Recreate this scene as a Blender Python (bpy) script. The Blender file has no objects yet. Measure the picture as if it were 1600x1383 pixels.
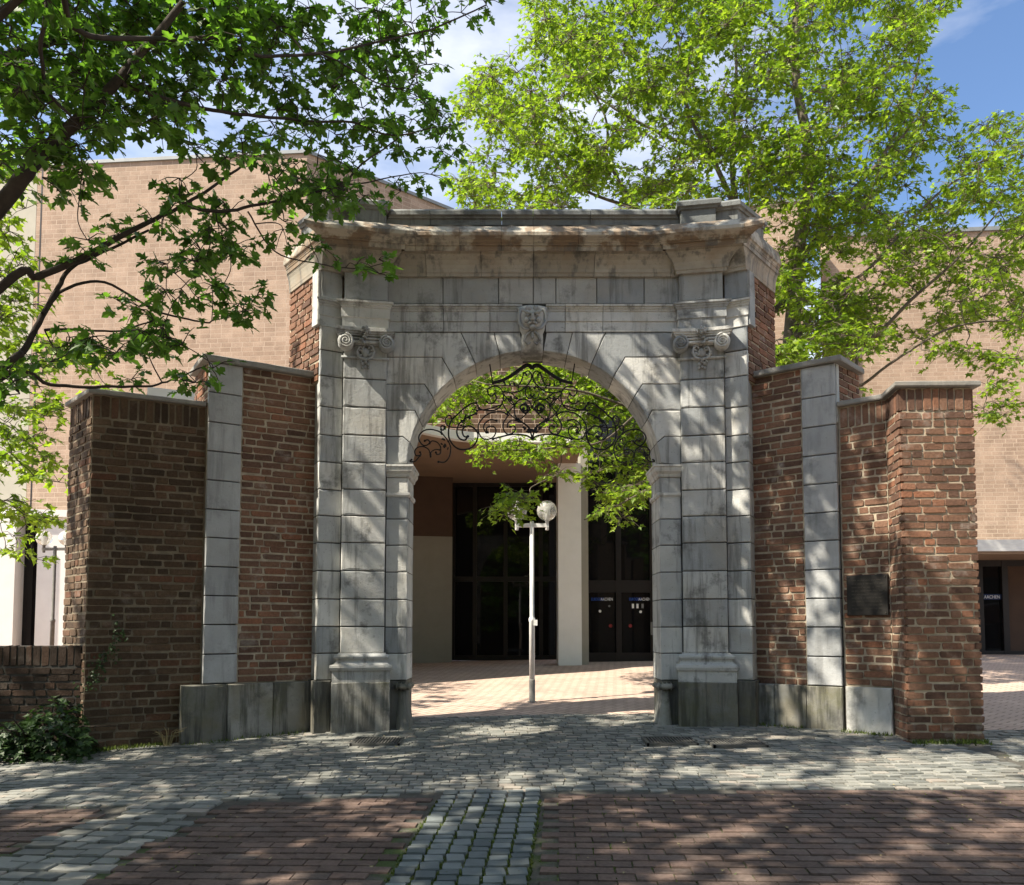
import bpy, math, random
import numpy as np
from mathutils import Vector, Matrix
from mathutils.geometry import tessellate_polygon
R = math.radians
rng = np.random.default_rng(7)
random.seed(7)
scn = bpy.context.scene
COL = scn.collection

# ------------------------------------------------------------------ camera
FPX, CX, CYP, PITCH = 1232.0, 800.0, 909.0, R(3.3)
CAMZ = 1.58
cam_d = bpy.data.cameras.new('camera')
cam = bpy.data.objects.new('camera', cam_d); COL.objects.link(cam)
cam.location = (0, 0, CAMZ); cam.rotation_euler = (R(90) + PITCH, 0, 0)
cam_d.sensor_fit = 'HORIZONTAL'; cam_d.sensor_width = 36.0
cam_d.lens = FPX / 1600 * 36.0
cam_d.shift_y = (CYP - 691.5) / 1600
cam_d.clip_start = 0.05; cam_d.clip_end = 3000
scn.camera = cam
# ------------------------------------------------------------------ light
SUN_TO = Vector((-0.60, -0.27, 0.755)).normalized()
sun_d = bpy.data.lights.new('sun', 'SUN'); sun_d.energy = 5.0; sun_d.angle = R(0.53); sun_d.color = (1, 0.91, 0.76)
sun = bpy.data.objects.new('sun', sun_d); COL.objects.link(sun)
sun.rotation_euler = (-SUN_TO).to_track_quat('-Z', 'Y').to_euler()
w = bpy.data.worlds.new('World'); scn.world = w; w.use_nodes = True
nt = w.node_tree; nt.nodes.clear()
N = nt.nodes.new; L = nt.links.new
sky = N('ShaderNodeTexSky'); sky.sky_type = 'NISHITA'; sky.sun_disc = False
sky.sun_elevation = math.asin(SUN_TO.z); sky.sun_rotation = math.atan2(SUN_TO.x, SUN_TO.y)
sky.air_density = 1.0; sky.dust_density = 0.35; sky.ozone_density = 2.2
tc = N('ShaderNodeTexCoord'); mp = N('ShaderNodeMapping'); mp.inputs['Scale'].default_value = (1.0, 1.0, 2.6)
mp.inputs['Rotation'].default_value = (0, R(28), R(20))
nz = N('ShaderNodeTexNoise'); nz.inputs['Scale'].default_value = 1.7; nz.inputs['Detail'].default_value = 7; nz.inputs['Roughness'].default_value = 0.55
rp = N('ShaderNodeValToRGB'); rp.color_ramp.elements[0].position = 0.41; rp.color_ramp.elements[1].position = 0.72
rp.color_ramp.elements[0].color = (0.0, 0.0, 0.0, 1); rp.color_ramp.elements[1].color = (0.8, 0.8, 0.8, 1)
mx = N('ShaderNodeMixRGB'); mx.inputs['Color2'].default_value = (11.0, 10.6, 9.9, 1)
bg = N('ShaderNodeBackground'); bg.inputs['Strength'].default_value = 0.08
wo = N('ShaderNodeOutputWorld')
L(tc.outputs['Generated'], mp.inputs['Vector']); L(mp.outputs['Vector'], nz.inputs['Vector']); L(nz.outputs['Fac'], rp.inputs['Fac'])
L(rp.outputs['Color'], mx.inputs['Fac']); tn = N('ShaderNodeMixRGB'); tn.blend_type = 'MULTIPLY'; tn.inputs['Fac'].default_value = 1.0; tn.inputs['Color2'].default_value = (1.05, 1.12, 1.20, 1); L(sky.outputs['Color'], tn.inputs['Color1']); L(tn.outputs['Color'], mx.inputs['Color1']); L(mx.outputs['Color'], bg.inputs['Color']); L(bg.outputs['Background'], wo.inputs['Surface'])
scn.view_settings.view_transform = 'Standard'; scn.view_settings.look = 'None'
scn.view_settings.exposure = 1.32; scn.view_settings.gamma = 1.0; scn.view_settings.use_curve_mapping = False
scn.render.engine = 'CYCLES'
scn.cycles.max_bounces = 7; scn.cycles.diffuse_bounces = 4; scn.cycles.glossy_bounces = 3; scn.cycles.transmission_bounces = 4; scn.cycles.transparent_max_bounces = 6
scn.cycles.use_denoising = True
scn.cycles.sample_clamp_indirect = 6

# ------------------------------------------------------------------ survey helpers (picture row/column + distance -> metres)
SP, CP = math.sin(PITCH), math.cos(PITCH)
def ray(px, py):
    x = (px - CX) / FPX; y = (CYP - py) / FPX
    return np.array((x, CP - SP * y, SP + CP * y))
def at(px, py, D):
    r = ray(px, py); k = D / r[1]
    return np.array((r[0] * k, D, CAMZ + r[2] * k))
def Z(py, D): return at(800, py, D)[2]
def xy(px, D, py=800): return at(px, py, D)[:2]
def to_px(p):
    p = np.asarray(p, float); d = p - np.array((0, 0, CAMZ))
    f = d[..., 1] * CP + d[..., 2] * SP; u = -d[..., 1] * SP + d[..., 2] * CP
    return CX + FPX * d[..., 0] / f, CYP - FPX * u / f, f
def gz(x, y):
    s = np.where(y < 8.8, 0.045 * (y - 8.8), np.minimum(0.037 * (y - 8.8), 0.34))
    return 0.437 + s + 0.016 * np.clip(x, -9, 9)
def gp(px, py):
    r = ray(px, py); k = 5.0
    for _ in range(60):
        x, y = r[0] * k, r[1] * k
        k = 0.5 * k + 0.5 * (float(gz(x, y)) - CAMZ) / r[2]
    return np.array((r[0] * k, r[1] * k))
XC = 0.247
class Fr:
    """vertical plane through p0,p1 (seen from the viewer's side left to right)"""
    def __init__(s, p0, p1):
        s.p0 = np.array(p0[:2], float); d = np.array(p1[:2], float) - s.p0
        s.w = float(np.hypot(*d)); s.t = d / s.w; s.n = np.array((s.t[1], -s.t[0])); s.ang = math.atan2(s.t[1], s.t[0])
    def pt(s, u, v, z):
        q = s.p0 + s.t * u + s.n * v
        return (float(q[0]), float(q[1]), float(z))
    def uz(s, px, py, v=0.0):
        r = ray(px, py); o = s.p0 + s.n * v
        k = float(np.dot(o, s.n) / np.dot(r[:2], s.n))
        q = r * k
        return float(np.dot(q[:2] - o, s.t)), float(CAMZ + q[2])

# ------------------------------------------------------------------ object helpers
def tag(o, label=None, cat=None, group=None, kind=None):
    if label: o['label'] = label
    if cat: o['category'] = cat
    if group: o['group'] = group
    if kind: o['kind'] = kind
    return o
def empty(name, loc, parent=None):
    o = bpy.data.objects.new(name, None); COL.objects.link(o); o.location = [float(c) for c in loc]
    o.empty_display_size = 0.2
    if parent is not None: adopt(o, parent)
    return o
def base_of(p):
    v = Vector((0, 0, 0))
    while p is not None:
        v = v + p.location; p = p.parent
    return v
def adopt(o, parent):      # keep world coordinates; parents are never rotated
    o.parent = parent
    o.location = o.location - base_of(parent)
def mk(name, V, F, mat, parent=None, mirror=False, smooth=False, origin=None, attr=None):
    V = np.asarray(V, float).reshape(-1, 3).copy()
    if mirror:
        V[:, 0] = 2 * XC - V[:, 0]; F = [tuple(reversed(f)) for f in F]
    if origin is None:
        origin = np.array((V[:, 0].mean(), V[:, 1].mean(), V[:, 2].min()))
    V -= origin
    me = bpy.data.meshes.new(name); me.from_pydata(V.tolist(), [], [tuple(int(i) for i in f) for f in F]); me.update()
    if smooth: me.shade_smooth()
    if mat: me.materials.append(mat)
    if attr is not None:
        a = me.attributes.new('rnd', 'FLOAT', 'POINT'); a.data.foreach_set('value', np.asarray(attr, np.float32))
    o = bpy.data.objects.new(name, me); COL.objects.link(o); o.location = [float(c) for c in origin]
    if parent is not None: adopt(o, parent)
    return o
def mk_np(name, V, loops, starts, mat, parent=None, rnd=None, smooth=False):
    me = bpy.data.meshes.new(name)
    me.vertices.add(len(V)); me.vertices.foreach_set('co', np.ascontiguousarray(V, np.float32).ravel())
    me.loops.add(len(loops)); me.loops.foreach_set('vertex_index', np.ascontiguousarray(loops, np.int32))
    me.polygons.add(len(starts)); me.polygons.foreach_set('loop_start', np.ascontiguousarray(starts, np.int32))
    tot = np.diff(np.append(starts, len(loops))); me.polygons.foreach_set('loop_total', np.ascontiguousarray(tot, np.int32))
    me.update(calc_edges=True); me.validate()
    me.shade_smooth() if smooth else me.shade_flat()
    if rnd is not None:
        a = me.attributes.new('rnd', 'FLOAT', 'POINT'); a.data.foreach_set('value', np.ascontiguousarray(rnd, np.float32))
    me.materials.append(mat)
    o = bpy.data.objects.new(name, me); COL.objects.link(o)
    if parent is not None: adopt(o, parent)
    return o
def inst(name, me, loc, rotz, scale, parent, rot=None):
    o = bpy.data.objects.new(name, me); COL.objects.link(o)
    o.location = [float(c) for c in loc]; o.rotation_euler = rot if rot is not None else (0, 0, float(rotz)); o.scale = [float(c) for c in scale]
    if parent is not None: adopt(o, parent)
    return o
class MB:
    def __init__(s): s.V = []; s.F = []
    def add(s, V, F):
        b = len(s.V); s.V += [tuple(map(float, v)) for v in V]; s.F += [tuple(b + i for i in f) for f in F]; return s
    def box(s, a, b):
        x0, y0, z0 = a; x1, y1, z1 = b
        return s.add([(x0,y0,z0),(x1,y0,z0),(x1,y1,z0),(x0,y1,z0),(x0,y0,z1),(x1,y0,z1),(x1,y1,z1),(x0,y1,z1)],
              [(0,3,2,1),(4,5,6,7),(0,1,5,4),(1,2,6,5),(2,3,7,6),(3,0,4,7)])
    def fbox(s, fr, u0, u1, v0, v1, z0, z1):   # box in a frame, v1 outward
        P = [fr.pt(u0,v1,z0),fr.pt(u1,v1,z0),fr.pt(u1,v0,z0),fr.pt(u0,v0,z0),fr.pt(u0,v1,z1),fr.pt(u1,v1,z1),fr.pt(u1,v0,z1),fr.pt(u0,v0,z1)]
        return s.add(P, [(0,3,2,1),(4,5,6,7),(0,1,5,4),(1,2,6,5),(2,3,7,6),(3,0,4,7)])
    def tube(s, pts, rad, n=6, caps=True):
        pts = np.asarray(pts, float); m = len(pts)
        rad = np.full(m, rad) if np.isscalar(rad) else np.asarray(rad, float)
        tan = np.gradient(pts, axis=0); tan /= np.linalg.norm(tan, axis=1)[:, None] + 1e-9
        up = np.array((0, 0, 1.0)) if abs(tan[0][2]) < 0.9 else np.array((1.0, 0, 0))
        a = np.cross(tan[0], up); a /= np.linalg.norm(a) + 1e-9
        V = []
        for i in range(m):
            a = a - tan[i] * np.dot(a, tan[i]); a /= np.linalg.norm(a) + 1e-9
            b = np.cross(tan[i], a)
            for k in range(n):
                th = 2 * math.pi * k / n
                V.append(pts[i] + rad[i] * (a * math.cos(th) + b * math.sin(th)))
        F = []
        for i in range(m - 1):
            for k in range(n):
                F.append((i*n+k, i*n+(k+1)%n, (i+1)*n+(k+1)%n, (i+1)*n+k))
        if caps: F += [tuple(range(n-1, -1, -1)), tuple((m-1)*n+k for k in range(n))]
        return s.add(V, F)
    def lathe(s, prof, c, n=20):   # prof: (r,z)
        V = []; F = []
        for r, z in prof:
            for k in range(n):
                th = 2*math.pi*k/n; V.append((c[0]+r*math.cos(th), c[1]+r*math.sin(th), c[2]+z))
        for i in range(len(prof)-1):
            for k in range(n): F.append((i*n+k, i*n+(k+1)%n, (i+1)*n+(k+1)%n, (i+1)*n+k))
        F += [tuple(range(n-1,-1,-1)), tuple((len(prof)-1)*n+k for k in range(n))]
        return s.add(V, F)
    def blob(s, fr, u, v, z, ru, rv, rz, rot=0.0, nu=8, nv=6):
        V = []; F = []
        for i in range(nv+1):
            ph = math.pi*i/nv
            for k in range(nu):
                th = 2*math.pi*k/nu
                a, b, c = ru*math.sin(ph)*math.cos(th), rv*math.sin(ph)*math.sin(th), rz*math.cos(ph)
                a, c = a*math.cos(rot)-c*math.sin(rot), a*math.sin(rot)+c*math.cos(rot)
                V.append(fr.pt(u+a, v+b, z+c))
        for i in range(nv):
            for k in range(nu): F.append((i*nu+k, i*nu+(k+1)%nu, (i+1)*nu+(k+1)%nu, (i+1)*nu+k))
        return s.add(V, F)
    def build(s, name, mat, parent=None, mirror=False, smooth=False): return mk(name, s.V, s.F, mat, parent, mirror, smooth)
def inset(poly, d):
    P = [np.array(p, float) for p in poly]; n = len(P); out = []
    area = 0.5*sum(P[i][0]*P[(i+1)%n][1]-P[(i+1)%n][0]*P[i][1] for i in range(n)); sg = 1 if area > 0 else -1
    for i in range(n):
        a, b, c = P[i-1], P[i], P[(i+1)%n]
        e1 = (b-a)/(np.linalg.norm(b-a)+1e-9); e2 = (c-b)/(np.linalg.norm(c-b)+1e-9)
        n1 = np.array((-e1[1], e1[0]))*sg; n2 = np.array((-e2[1], e2[0]))*sg
        m = (n1+n2)/max(0.3, 1+np.dot(n1, n2)); out.append(b+m*d)
    return out
def stone(fr, poly, vb, vf, mat, name, parent, gap=0.005, bev=0.007, mirror=False, jit=0.002, chip=True):
    """ashlar block: outline in (u,z), front at vf with a worn edge, joints left open all round"""
    area = 0.5*sum(poly[i][0]*poly[(i+1)%len(poly)][1]-poly[(i+1)%len(poly)][0]*poly[i][1] for i in range(len(poly)))
    if area < 0: poly = poly[::-1]
    if chip:
        q = []
        for i in range(len(poly)):
            a_, b_ = np.array(poly[i], float), np.array(poly[(i+1) % len(poly)], float); k = max(1, int(np.linalg.norm(b_-a_)/0.085))
            q += [tuple(a_+(b_-a_)*j/k) for j in range(k)]
        poly = q
    A = inset(poly, gap); B = inset(poly, gap+bev); n = len(A)
    if chip:
        for i in range(n):
            e = random.uniform(0.2, 1.4) if random.random() > 0.09 else random.uniform(1.8, 3.2)
            B[i] = A[i]+(B[i]-A[i])*e
    vf = vf + random.uniform(-jit, jit)
    V = [fr.pt(p[0], vb, p[1]) for p in A] + [fr.pt(p[0], vf-bev, p[1]) for p in A] + [fr.pt(p[0], vf, p[1]) for p in B]
    F = []
    for i in range(n):
        j = (i+1) % n
        F += [(i, j, n+j, n+i), (n+i, n+j, 2*n+j, 2*n+i)]
    F += [tuple(range(2*n, 3*n)), tuple(range(n-1, -1, -1))]
    return mk(name, V, F, mat, parent, mirror)
def rect(u0, u1, z0, z1): return [(u0, z0), (u1, z0), (u1, z1), (u0, z1)]

# ------------------------------------------------------------------ materials
def mat(name):
    m = bpy.data.materials.new(name); m.use_nodes = True; t = m.node_tree; b = t.nodes['Principled BSDF']
    return m, t, b
def nd(t, typ, **kw):
    n = t.nodes.new(typ)
    for k, v in kw.items():
        if k in n.inputs.keys(): n.inputs[k].default_value = v
        else: setattr(n, k, v)
    return n
def ramp(t, fac, stops):
    r = t.nodes.new('ShaderNodeValToRGB'); e = r.color_ramp.elements
    while len(e) < len(stops): e.new(0.5)
    for i, (p, c) in enumerate(stops):
        e[i].position = p; e[i].color = (*c, 1) if len(c) == 3 else c
    t.links.new(fac, r.inputs['Fac']); return r.outputs['Color']
def mix(t, fac, a, b, typ='MIX'):
    m = t.nodes.new('ShaderNodeMixRGB'); m.blend_type = typ
    for s, i in ((fac, 0), (a, 1), (b, 2)):
        if isinstance(s, (int, float)): m.inputs[i].default_value = s
        elif isinstance(s, tuple): m.inputs[i].default_value = (*s, 1)
        else: t.links.new(s, m.inputs[i])
    return m.outputs[0]
def noise(t, scale, detail=4, rough=0.55, vec=None, stretch=None):
    n = nd(t, 'ShaderNodeTexNoise', Scale=scale, Detail=detail, Roughness=rough)
    if vec is None: vec = nd(t, 'ShaderNodeNewGeometry').outputs['Position']
    if stretch:
        mp_ = nd(t, 'ShaderNodeMapping'); mp_.inputs['Scale'].default_value = stretch
        t.links.new(vec, mp_.inputs['Vector']); vec = mp_.outputs['Vector']
    t.links.new(vec, n.inputs['Vector']); return n.outputs['Fac']
def rndv(t):
    a = nd(t, 'ShaderNodeAttribute', attribute_name='rnd'); o = nd(t, 'ShaderNodeObjectInfo')
    s = nd(t, 'ShaderNodeMath', operation='ADD'); t.links.new(a.outputs['Fac'], s.inputs[0]); t.links.new(o.outputs['Random'], s.inputs[1])
    f = nd(t, 'ShaderNodeMath', operation='FRACT'); t.links.new(s.outputs[0], f.inputs[0]); return f.outputs[0]
def bump(t, b, h, strength=0.4, dist=0.01):
    n = nd(t, 'ShaderNodeBump', Strength=strength, Distance=dist); t.links.new(h, n.inputs['Height']); t.links.new(n.outputs['Normal'], b.inputs['Normal'])
def m_brick(name, stops, bloom=0.25, bs=0.6, nv=0.55):
    m, t, b = mat(name); r = rndv(t)
    c = ramp(t, r, stops)
    f = noise(t, 38, 5, 0.65); c = mix(t, nv, c, ramp(t, f, [(0.3, (0.45,)*3), (0.7, (1.35,)*3)]), 'MULTIPLY')
    p = noise(t, 2.3, 4); c = mix(t, nv*1.1, c, ramp(t, p, [(0.3, (0.62,)*3), (0.68, (1.3,)*3)]), 'MULTIPLY')
    wht = noise(t, 4.5, 7, 0.7); fac = ramp(t, wht, [(0.56, (0, 0, 0)), (0.72, (bloom,)*3)])
    c = mix(t, fac, c, (0.46, 0.42, 0.37))
    t.links.new(c, b.inputs['Base Color']); b.inputs['Roughness'].default_value = 0.92; b.inputs['Specular IOR Level'].default_value = 0.2
    bump(t, b, noise(t, 55, 6, 0.7), bs, 0.012); return m
def m_plain(name, col, rough=0.85, var=0.25, sc=6.0, bs=0.25, metal=0.0, stain=None):
    m, t, b = mat(name)
    c = mix(t, 1.0, tuple(col), ramp(t, noise(t, sc, 6, 0.6), [(0.25, (1-var,)*3), (0.75, (1+var,)*3)]), 'MULTIPLY')
    if stain: c = mix(t, ramp(t, noise(t, stain[0], 5, 0.65, stretch=stain[3] if len(stain) > 3 else None), [(stain[1], (0, 0, 0)), (min(1, stain[1]+0.22), (0.85,)*3)]), c, tuple(stain[2]))
    t.links.new(c, b.inputs['Base Color']); b.inputs['Roughness'].default_value = rough; b.inputs['Metallic'].default_value = metal
    if metal < 0.5: b.inputs['Specular IOR Level'].default_value = 0.3
    if bs: bump(t, b, noise(t, sc*8, 6, 0.65), bs, 0.006)
    return m
def m_stone(name, stops, dark=0.35, streak=0.5, tan=0.15, tancol=(0.36, 0.29, 0.19), moss=0.0, spots=0.5, tsc=1.9, tw=0.18, scol=(0.10, 0.10, 0.095), sth=0.52, mott=0.6):
    m, t, b = mat(name); r = rndv(t)
    c = ramp(t, r, stops)
    c = mix(t, mott, c, ramp(t, noise(t, 3.2, 6, 0.6), [(0.28, (0.72,)*3), (0.72, (1.22,)*3)]), 'MULTIPLY')
    c = mix(t, ramp(t, noise(t, tsc, 5, 0.6), [(0.5, (0, 0, 0)), (0.5+tw, (tan,)*3)]), c, tancol)
    st = noise(t, 1.0, 6, 0.65, stretch=(9, 9, 0.9))
    c = mix(t, ramp(t, st, [(sth, (0, 0, 0)), (sth+0.12, (streak,)*3)]), c, scol)
    bl = noise(t, 2.6, 8, 0.7)
    c = mix(t, ramp(t, bl, [(0.55, (0, 0, 0)), (0.66, (dark,)*3)]), c, (0.07, 0.07, 0.065))
    sp = noise(t, 42, 3, 0.5)
    c = mix(t, ramp(t, sp, [(0.66, (0, 0, 0)), (0.73, (spots,)*3)]), c, (0.11, 0.11, 0.10))
    if moss:
        c = mix(t, ramp(t, noise(t, 2.2, 6, 0.7), [(0.5, (0, 0, 0)), (0.66, (moss,)*3)]), c, (0.10, 0.10, 0.03))
    t.links.new(c, b.inputs['Base Color']); b.inputs['Roughness'].default_value = 0.8; b.inputs['Specular IOR Level'].default_value = 0.3
    bump(t, b, noise(t, 34, 9, 0.75), 0.55, 0.010); return m
def m_leaf(name, c0, c1, tr, tw=0.45):
    m = bpy.data.materials.new(name); m.use_nodes = True; t = m.node_tree; t.nodes.clear()
    r = rndv(t); c = ramp(t, r, [(0.0, c0), (0.75, c1), (1.0, tuple(min(1, x*1.25) for x in c1))]); tcx = mix(t, 1.0, c, tuple(tr), 'MULTIPLY')
    d = nd(t, 'ShaderNodeBsdfPrincipled', Roughness=0.45); d.inputs['Specular IOR Level'].default_value = 0.35; q = nd(t, 'ShaderNodeBsdfTranslucent'); x = nd(t, 'ShaderNodeMixShader'); x.inputs[0].default_value = tw
    o = nd(t, 'ShaderNodeOutputMaterial')
    t.links.new(c, d.inputs['Base Color']); t.links.new(tcx, q.inputs['Color']); t.links.new(d.outputs[0], x.inputs[1]); t.links.new(q.outputs[0], x.inputs[2]); t.links.new(x.outputs[0], o.inputs['Surface']); return m
M = {}
M['brick'] = m_brick('old_red_brick', [(0, (0.102, 0.060, 0.044)), (0.25, (0.150, 0.084, 0.058)), (0.5, (0.186, 0.101, 0.066)), (0.72, (0.204, 0.118, 0.079)), (0.92, (0.246, 0.110, 0.064)), (1, (0.132, 0.084, 0.062))], 0.45)
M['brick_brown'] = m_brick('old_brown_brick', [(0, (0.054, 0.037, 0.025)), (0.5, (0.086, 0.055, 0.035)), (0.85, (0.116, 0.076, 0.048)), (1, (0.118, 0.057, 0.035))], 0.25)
M['brick_hall'] = m_brick('hall_brick', [(0, (0.30, 0.215, 0.158)), (0.5, (0.33, 0.24, 0.178)), (1, (0.36, 0.265, 0.20))], 0.0, 0.12, 0.42)
M['mortar'] = m_plain('old_lime_mortar', (0.36, 0.305, 0.228), 0.95, 0.4, 9, 0.7, 0, (3.0, 0.55, (0.20, 0.165, 0.12)))
M['mortar_dark'] = m_plain('shade_dark_lime_mortar', (0.185, 0.152, 0.108), 0.95, 0.4, 9, 0.7, 0, (3.0, 0.5, (0.11, 0.09, 0.065)))  # mortar and brown brick darkened for tree shade on the left end wall
M['brick_dark'] = m_brick('dark_brick', [(0, (0.03, 0.022, 0.017)), (0.6, (0.05, 0.033, 0.024)), (1, (0.07, 0.043, 0.03))], 0.1)  # near-black brick, used for the low garden wall only
M['mortar_hall'] = m_plain('hall_mortar', (0.42, 0.33, 0.255), 0.95, 0.12, 1.2, 0.1)
M['joint'] = m_plain('dark_joint', (0.055, 0.053, 0.048), 0.95, 0.3, 10, 0.3)
GR = [(0, (0.28, 0.295, 0.30)), (0.25, (0.385, 0.395, 0.39)), (0.6, (0.455, 0.46, 0.445)), (0.85, (0.52, 0.52, 0.495)), (1, (0.58, 0.575, 0.545))]
M['stone'] = m_stone('grey_limestone', GR, 0.7, 0.6, 0.32, (0.34, 0.29, 0.21))
M['stone_tan'] = m_stone('weathered_tan_limestone', [(0, (0.26, 0.235, 0.19)), (0.5, (0.32, 0.295, 0.245)), (1, (0.38, 0.355, 0.305))], 0.7, 0.75, 0.55, (0.21, 0.145, 0.09), 0, 0.4)
M['stone_brown'] = m_stone('stained_brown_cornice_stone', [(0, (0.19, 0.14, 0.095)), (0.5, (0.225, 0.17, 0.12)), (1, (0.27, 0.21, 0.155))], 0.75, 0.75, 0.9, (0.40, 0.37, 0.31), 0, 0.4, 3.4, 0.07)
M['stone_frieze'] = m_stone('blue_grey_limestone', [(0, (0.22, 0.24, 0.255)), (0.5, (0.29, 0.30, 0.295)), (1, (0.39, 0.385, 0.36))], 0.5, 0.6, 0.25)
M['stone_dark'] = m_stone('sooty_plinth_limestone', [(0, (0.14, 0.138, 0.12)), (0.5, (0.21, 0.205, 0.18)), (1, (0.30, 0.295, 0.27))], 0.8, 0.72, 0.5, (0.18, 0.155, 0.095), 0.4, 0.6, 2.4, 0.14, (0.04, 0.04, 0.036), 0.47, 0.8)
M['stone_top'] = m_stone('dark_parapet_limestone', [(0, (0.13, 0.14, 0.14)), (1, (0.20, 0.21, 0.205))], 0.85, 0.9, 0.1)
M['stone_new'] = m_stone('pale_blue_cut_stone', [(0, (0.31, 0.32, 0.325)), (1, (0.41, 0.42, 0.425))], 0.35, 0.35, 0.1, spots=0.3)
M['stone_white'] = m_stone('whitewashed_block', [(0, (0.50, 0.50, 0.475)), (1, (0.54, 0.54, 0.515))], 0.45, 0.35, 0.3, (0.34, 0.30, 0.22), 0.12, 0.35)
M['coping'] = m_stone('coping_stone', [(0, (0.17, 0.165, 0.15)), (1, (0.28, 0.27, 0.25))], 0.5, 0.3, 0.2)
M['iron'] = m_plain('black_wrought_iron', (0.012, 0.012, 0.013), 0.45, 0.3, 20, 0.2, 0.3)
M['sett'] = m_stone('grey_sett', [(0, (0.125, 0.13, 0.12)), (0.5, (0.205, 0.208, 0.19)), (0.85, (0.26, 0.257, 0.232)), (1, (0.28, 0.245, 0.21))], 0.3, 0.0, 0.25, (0.27, 0.23, 0.18))
M['sett_blue'] = m_stone('blue_grey_sett', [(0, (0.075, 0.088, 0.092)), (0.5, (0.13, 0.15, 0.152)), (1, (0.19, 0.21, 0.208))], 0.3, 0.0, 0.15, (0.22, 0.2, 0.17))
M['paver'] = m_brick('red_clay_paver', [(0, (0.100, 0.073, 0.061)), (0.4, (0.130, 0.092, 0.077)), (0.8, (0.153, 0.106, 0.087)), (1, (0.124, 0.098, 0.085))], 0.1, 0.4)
def m_bed():
    m, t, b = mat('mossy_joint_sand')
    c = ramp(t, noise(t, 14, 6, 0.7), [(0.35, (0.06, 0.055, 0.045)), (0.7, (0.13, 0.12, 0.095))])
    c = mix(t, ramp(t, noise(t, 3.1, 5, 0.7), [(0.44, (0, 0, 0)), (0.56, (0.9,)*3)]), c, (0.055, 0.085, 0.015))
    t.links.new(c, b.inputs['Base Color']); b.inputs['Roughness'].default_value = 1.0; bump(t, b, noise(t, 60, 6, 0.7), 0.9, 0.02); return m
M['bed'] = m_bed()
M['bedgrey'] = m_plain('dark_joint_grit', (0.075, 0.07, 0.06), 1.0, 0.4, 12, 0.8, 0, (2.5, 0.58, (0.06, 0.075, 0.02)))
def m_plaza():
    m, t, b = mat('plaza_clinker')
    g = nd(t, 'ShaderNodeNewGeometry'); mp_ = nd(t, 'ShaderNodeMapping'); mp_.inputs['Rotation'].default_value = (0, 0, R(52)); t.links.new(g.outputs['Position'], mp_.inputs['Vector'])
    br = nd(t, 'ShaderNodeTexBrick', Scale=1.0); br.inputs['Brick Width'].default_value = 0.21; br.inputs['Row Height'].default_value = 0.107; br.inputs['Mortar Size'].default_value = 0.008
    br.inputs['Color1'].default_value = (0.42, 0.31, 0.25, 1); br.inputs['Color2'].default_value = (0.48, 0.36, 0.29, 1); br.inputs['Mortar'].default_value = (0.15, 0.11, 0.085, 1)
    t.links.new(mp_.outputs[0], br.inputs['Vector'])
    c = mix(t, 0.6, br.outputs['Color'], ramp(t, noise(t, 1.4, 6, 0.65), [(0.3, (0.7,)*3), (0.7, (1.2,)*3)]), 'MULTIPLY')
    t.links.new(c, b.inputs['Base Color']); b.inputs['Roughness'].default_value = 0.9; bump(t, b, br.outputs['Fac'], -0.4, 0.006); return m
M['plaza'] = m_plaza()
M['white'] = m_plain('white_painted_concrete', (0.74, 0.74, 0.71), 0.7, 0.06, 3, 0.1)
M['beige'] = m_plain('beige_render', (0.27, 0.255, 0.21), 0.85, 0.08, 3, 0.15)
M['soffit'] = m_plain('brown_soffit', (0.27, 0.185, 0.125), 0.8, 0.12, 2, 0.1)
M['brownwall'] = m_plain('brown_rendered_wall', (0.085, 0.052, 0.036), 0.85, 0.12, 3, 0.15)
M['frame'] = m_plain('dark_bronze_frame', (0.016, 0.013, 0.013), 0.4, 0.2, 10, 0)
M['bronze'] = m_plain('dark_bronze_plaque', (0.022, 0.02, 0.018), 0.5, 0.35, 9, 0.25, 0.3)
M['letters'] = m_plain('raised_bronze_letters', (0.04, 0.036, 0.03), 0.45, 0.3, 12, 0, 0.5)
M['polewhite'] = m_plain('white_lamp_paint', (0.72, 0.72, 0.70), 0.5, 0.12, 9, 0.1, 0, (14, 0.62, (0.3, 0.27, 0.22)))
M['poledark'] = m_plain('grimy_pole_base', (0.13, 0.125, 0.115), 0.7, 0.3, 12, 0.2)
M['paper'] = m_plain('pale_sticker', (0.75, 0.75, 0.72), 0.7, 0.1, 20, 0)
M['stickred'] = m_plain('red_sticker', (0.25, 0.03, 0.03), 0.6, 0.1, 20, 0)
M['logoblue'] = m_plain('blue_lettering', (0.03, 0.10, 0.42), 0.6, 0.02, 20, 0)
M['logoback'] = m_plain('logo_backing', (0.012, 0.03, 0.10), 0.6, 0.02, 20, 0)
M['logowhite'] = m_plain('white_lettering', (0.80, 0.82, 0.85), 0.6, 0.02, 20, 0)
M['castiron'] = m_plain('cast_iron_grate', (0.12, 0.118, 0.11), 0.6, 0.3, 14, 0.3, 0.4)
M['zinc'] = m_plain('dull_zinc_edge', (0.20, 0.21, 0.21), 0.5, 0.15, 5, 0.05, 0.3)
M['bark'] = m_plain('dark_maple_bark', (0.042, 0.034, 0.028), 0.95, 0.45, 9, 0.9)
M['bark_pale'] = m_plain('pale_maple_bark', (0.12, 0.10, 0.075), 0.95, 0.4, 7, 0.8)
M['leaf_near'] = m_leaf('shade_toned_maple_leaf', (0.035, 0.08, 0.014), (0.085, 0.16, 0.024), (2.1, 2.4, 1.1), 0.45)  # maple leaf darkened to stand in for hanging in shade
M['leaf_far'] = m_leaf('sun_toned_maple_leaf', (0.085, 0.155, 0.018), (0.185, 0.26, 0.026), (1.9, 2.0, 0.9), 0.45)  # same leaf made paler and yellower, as if in full sun
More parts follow.
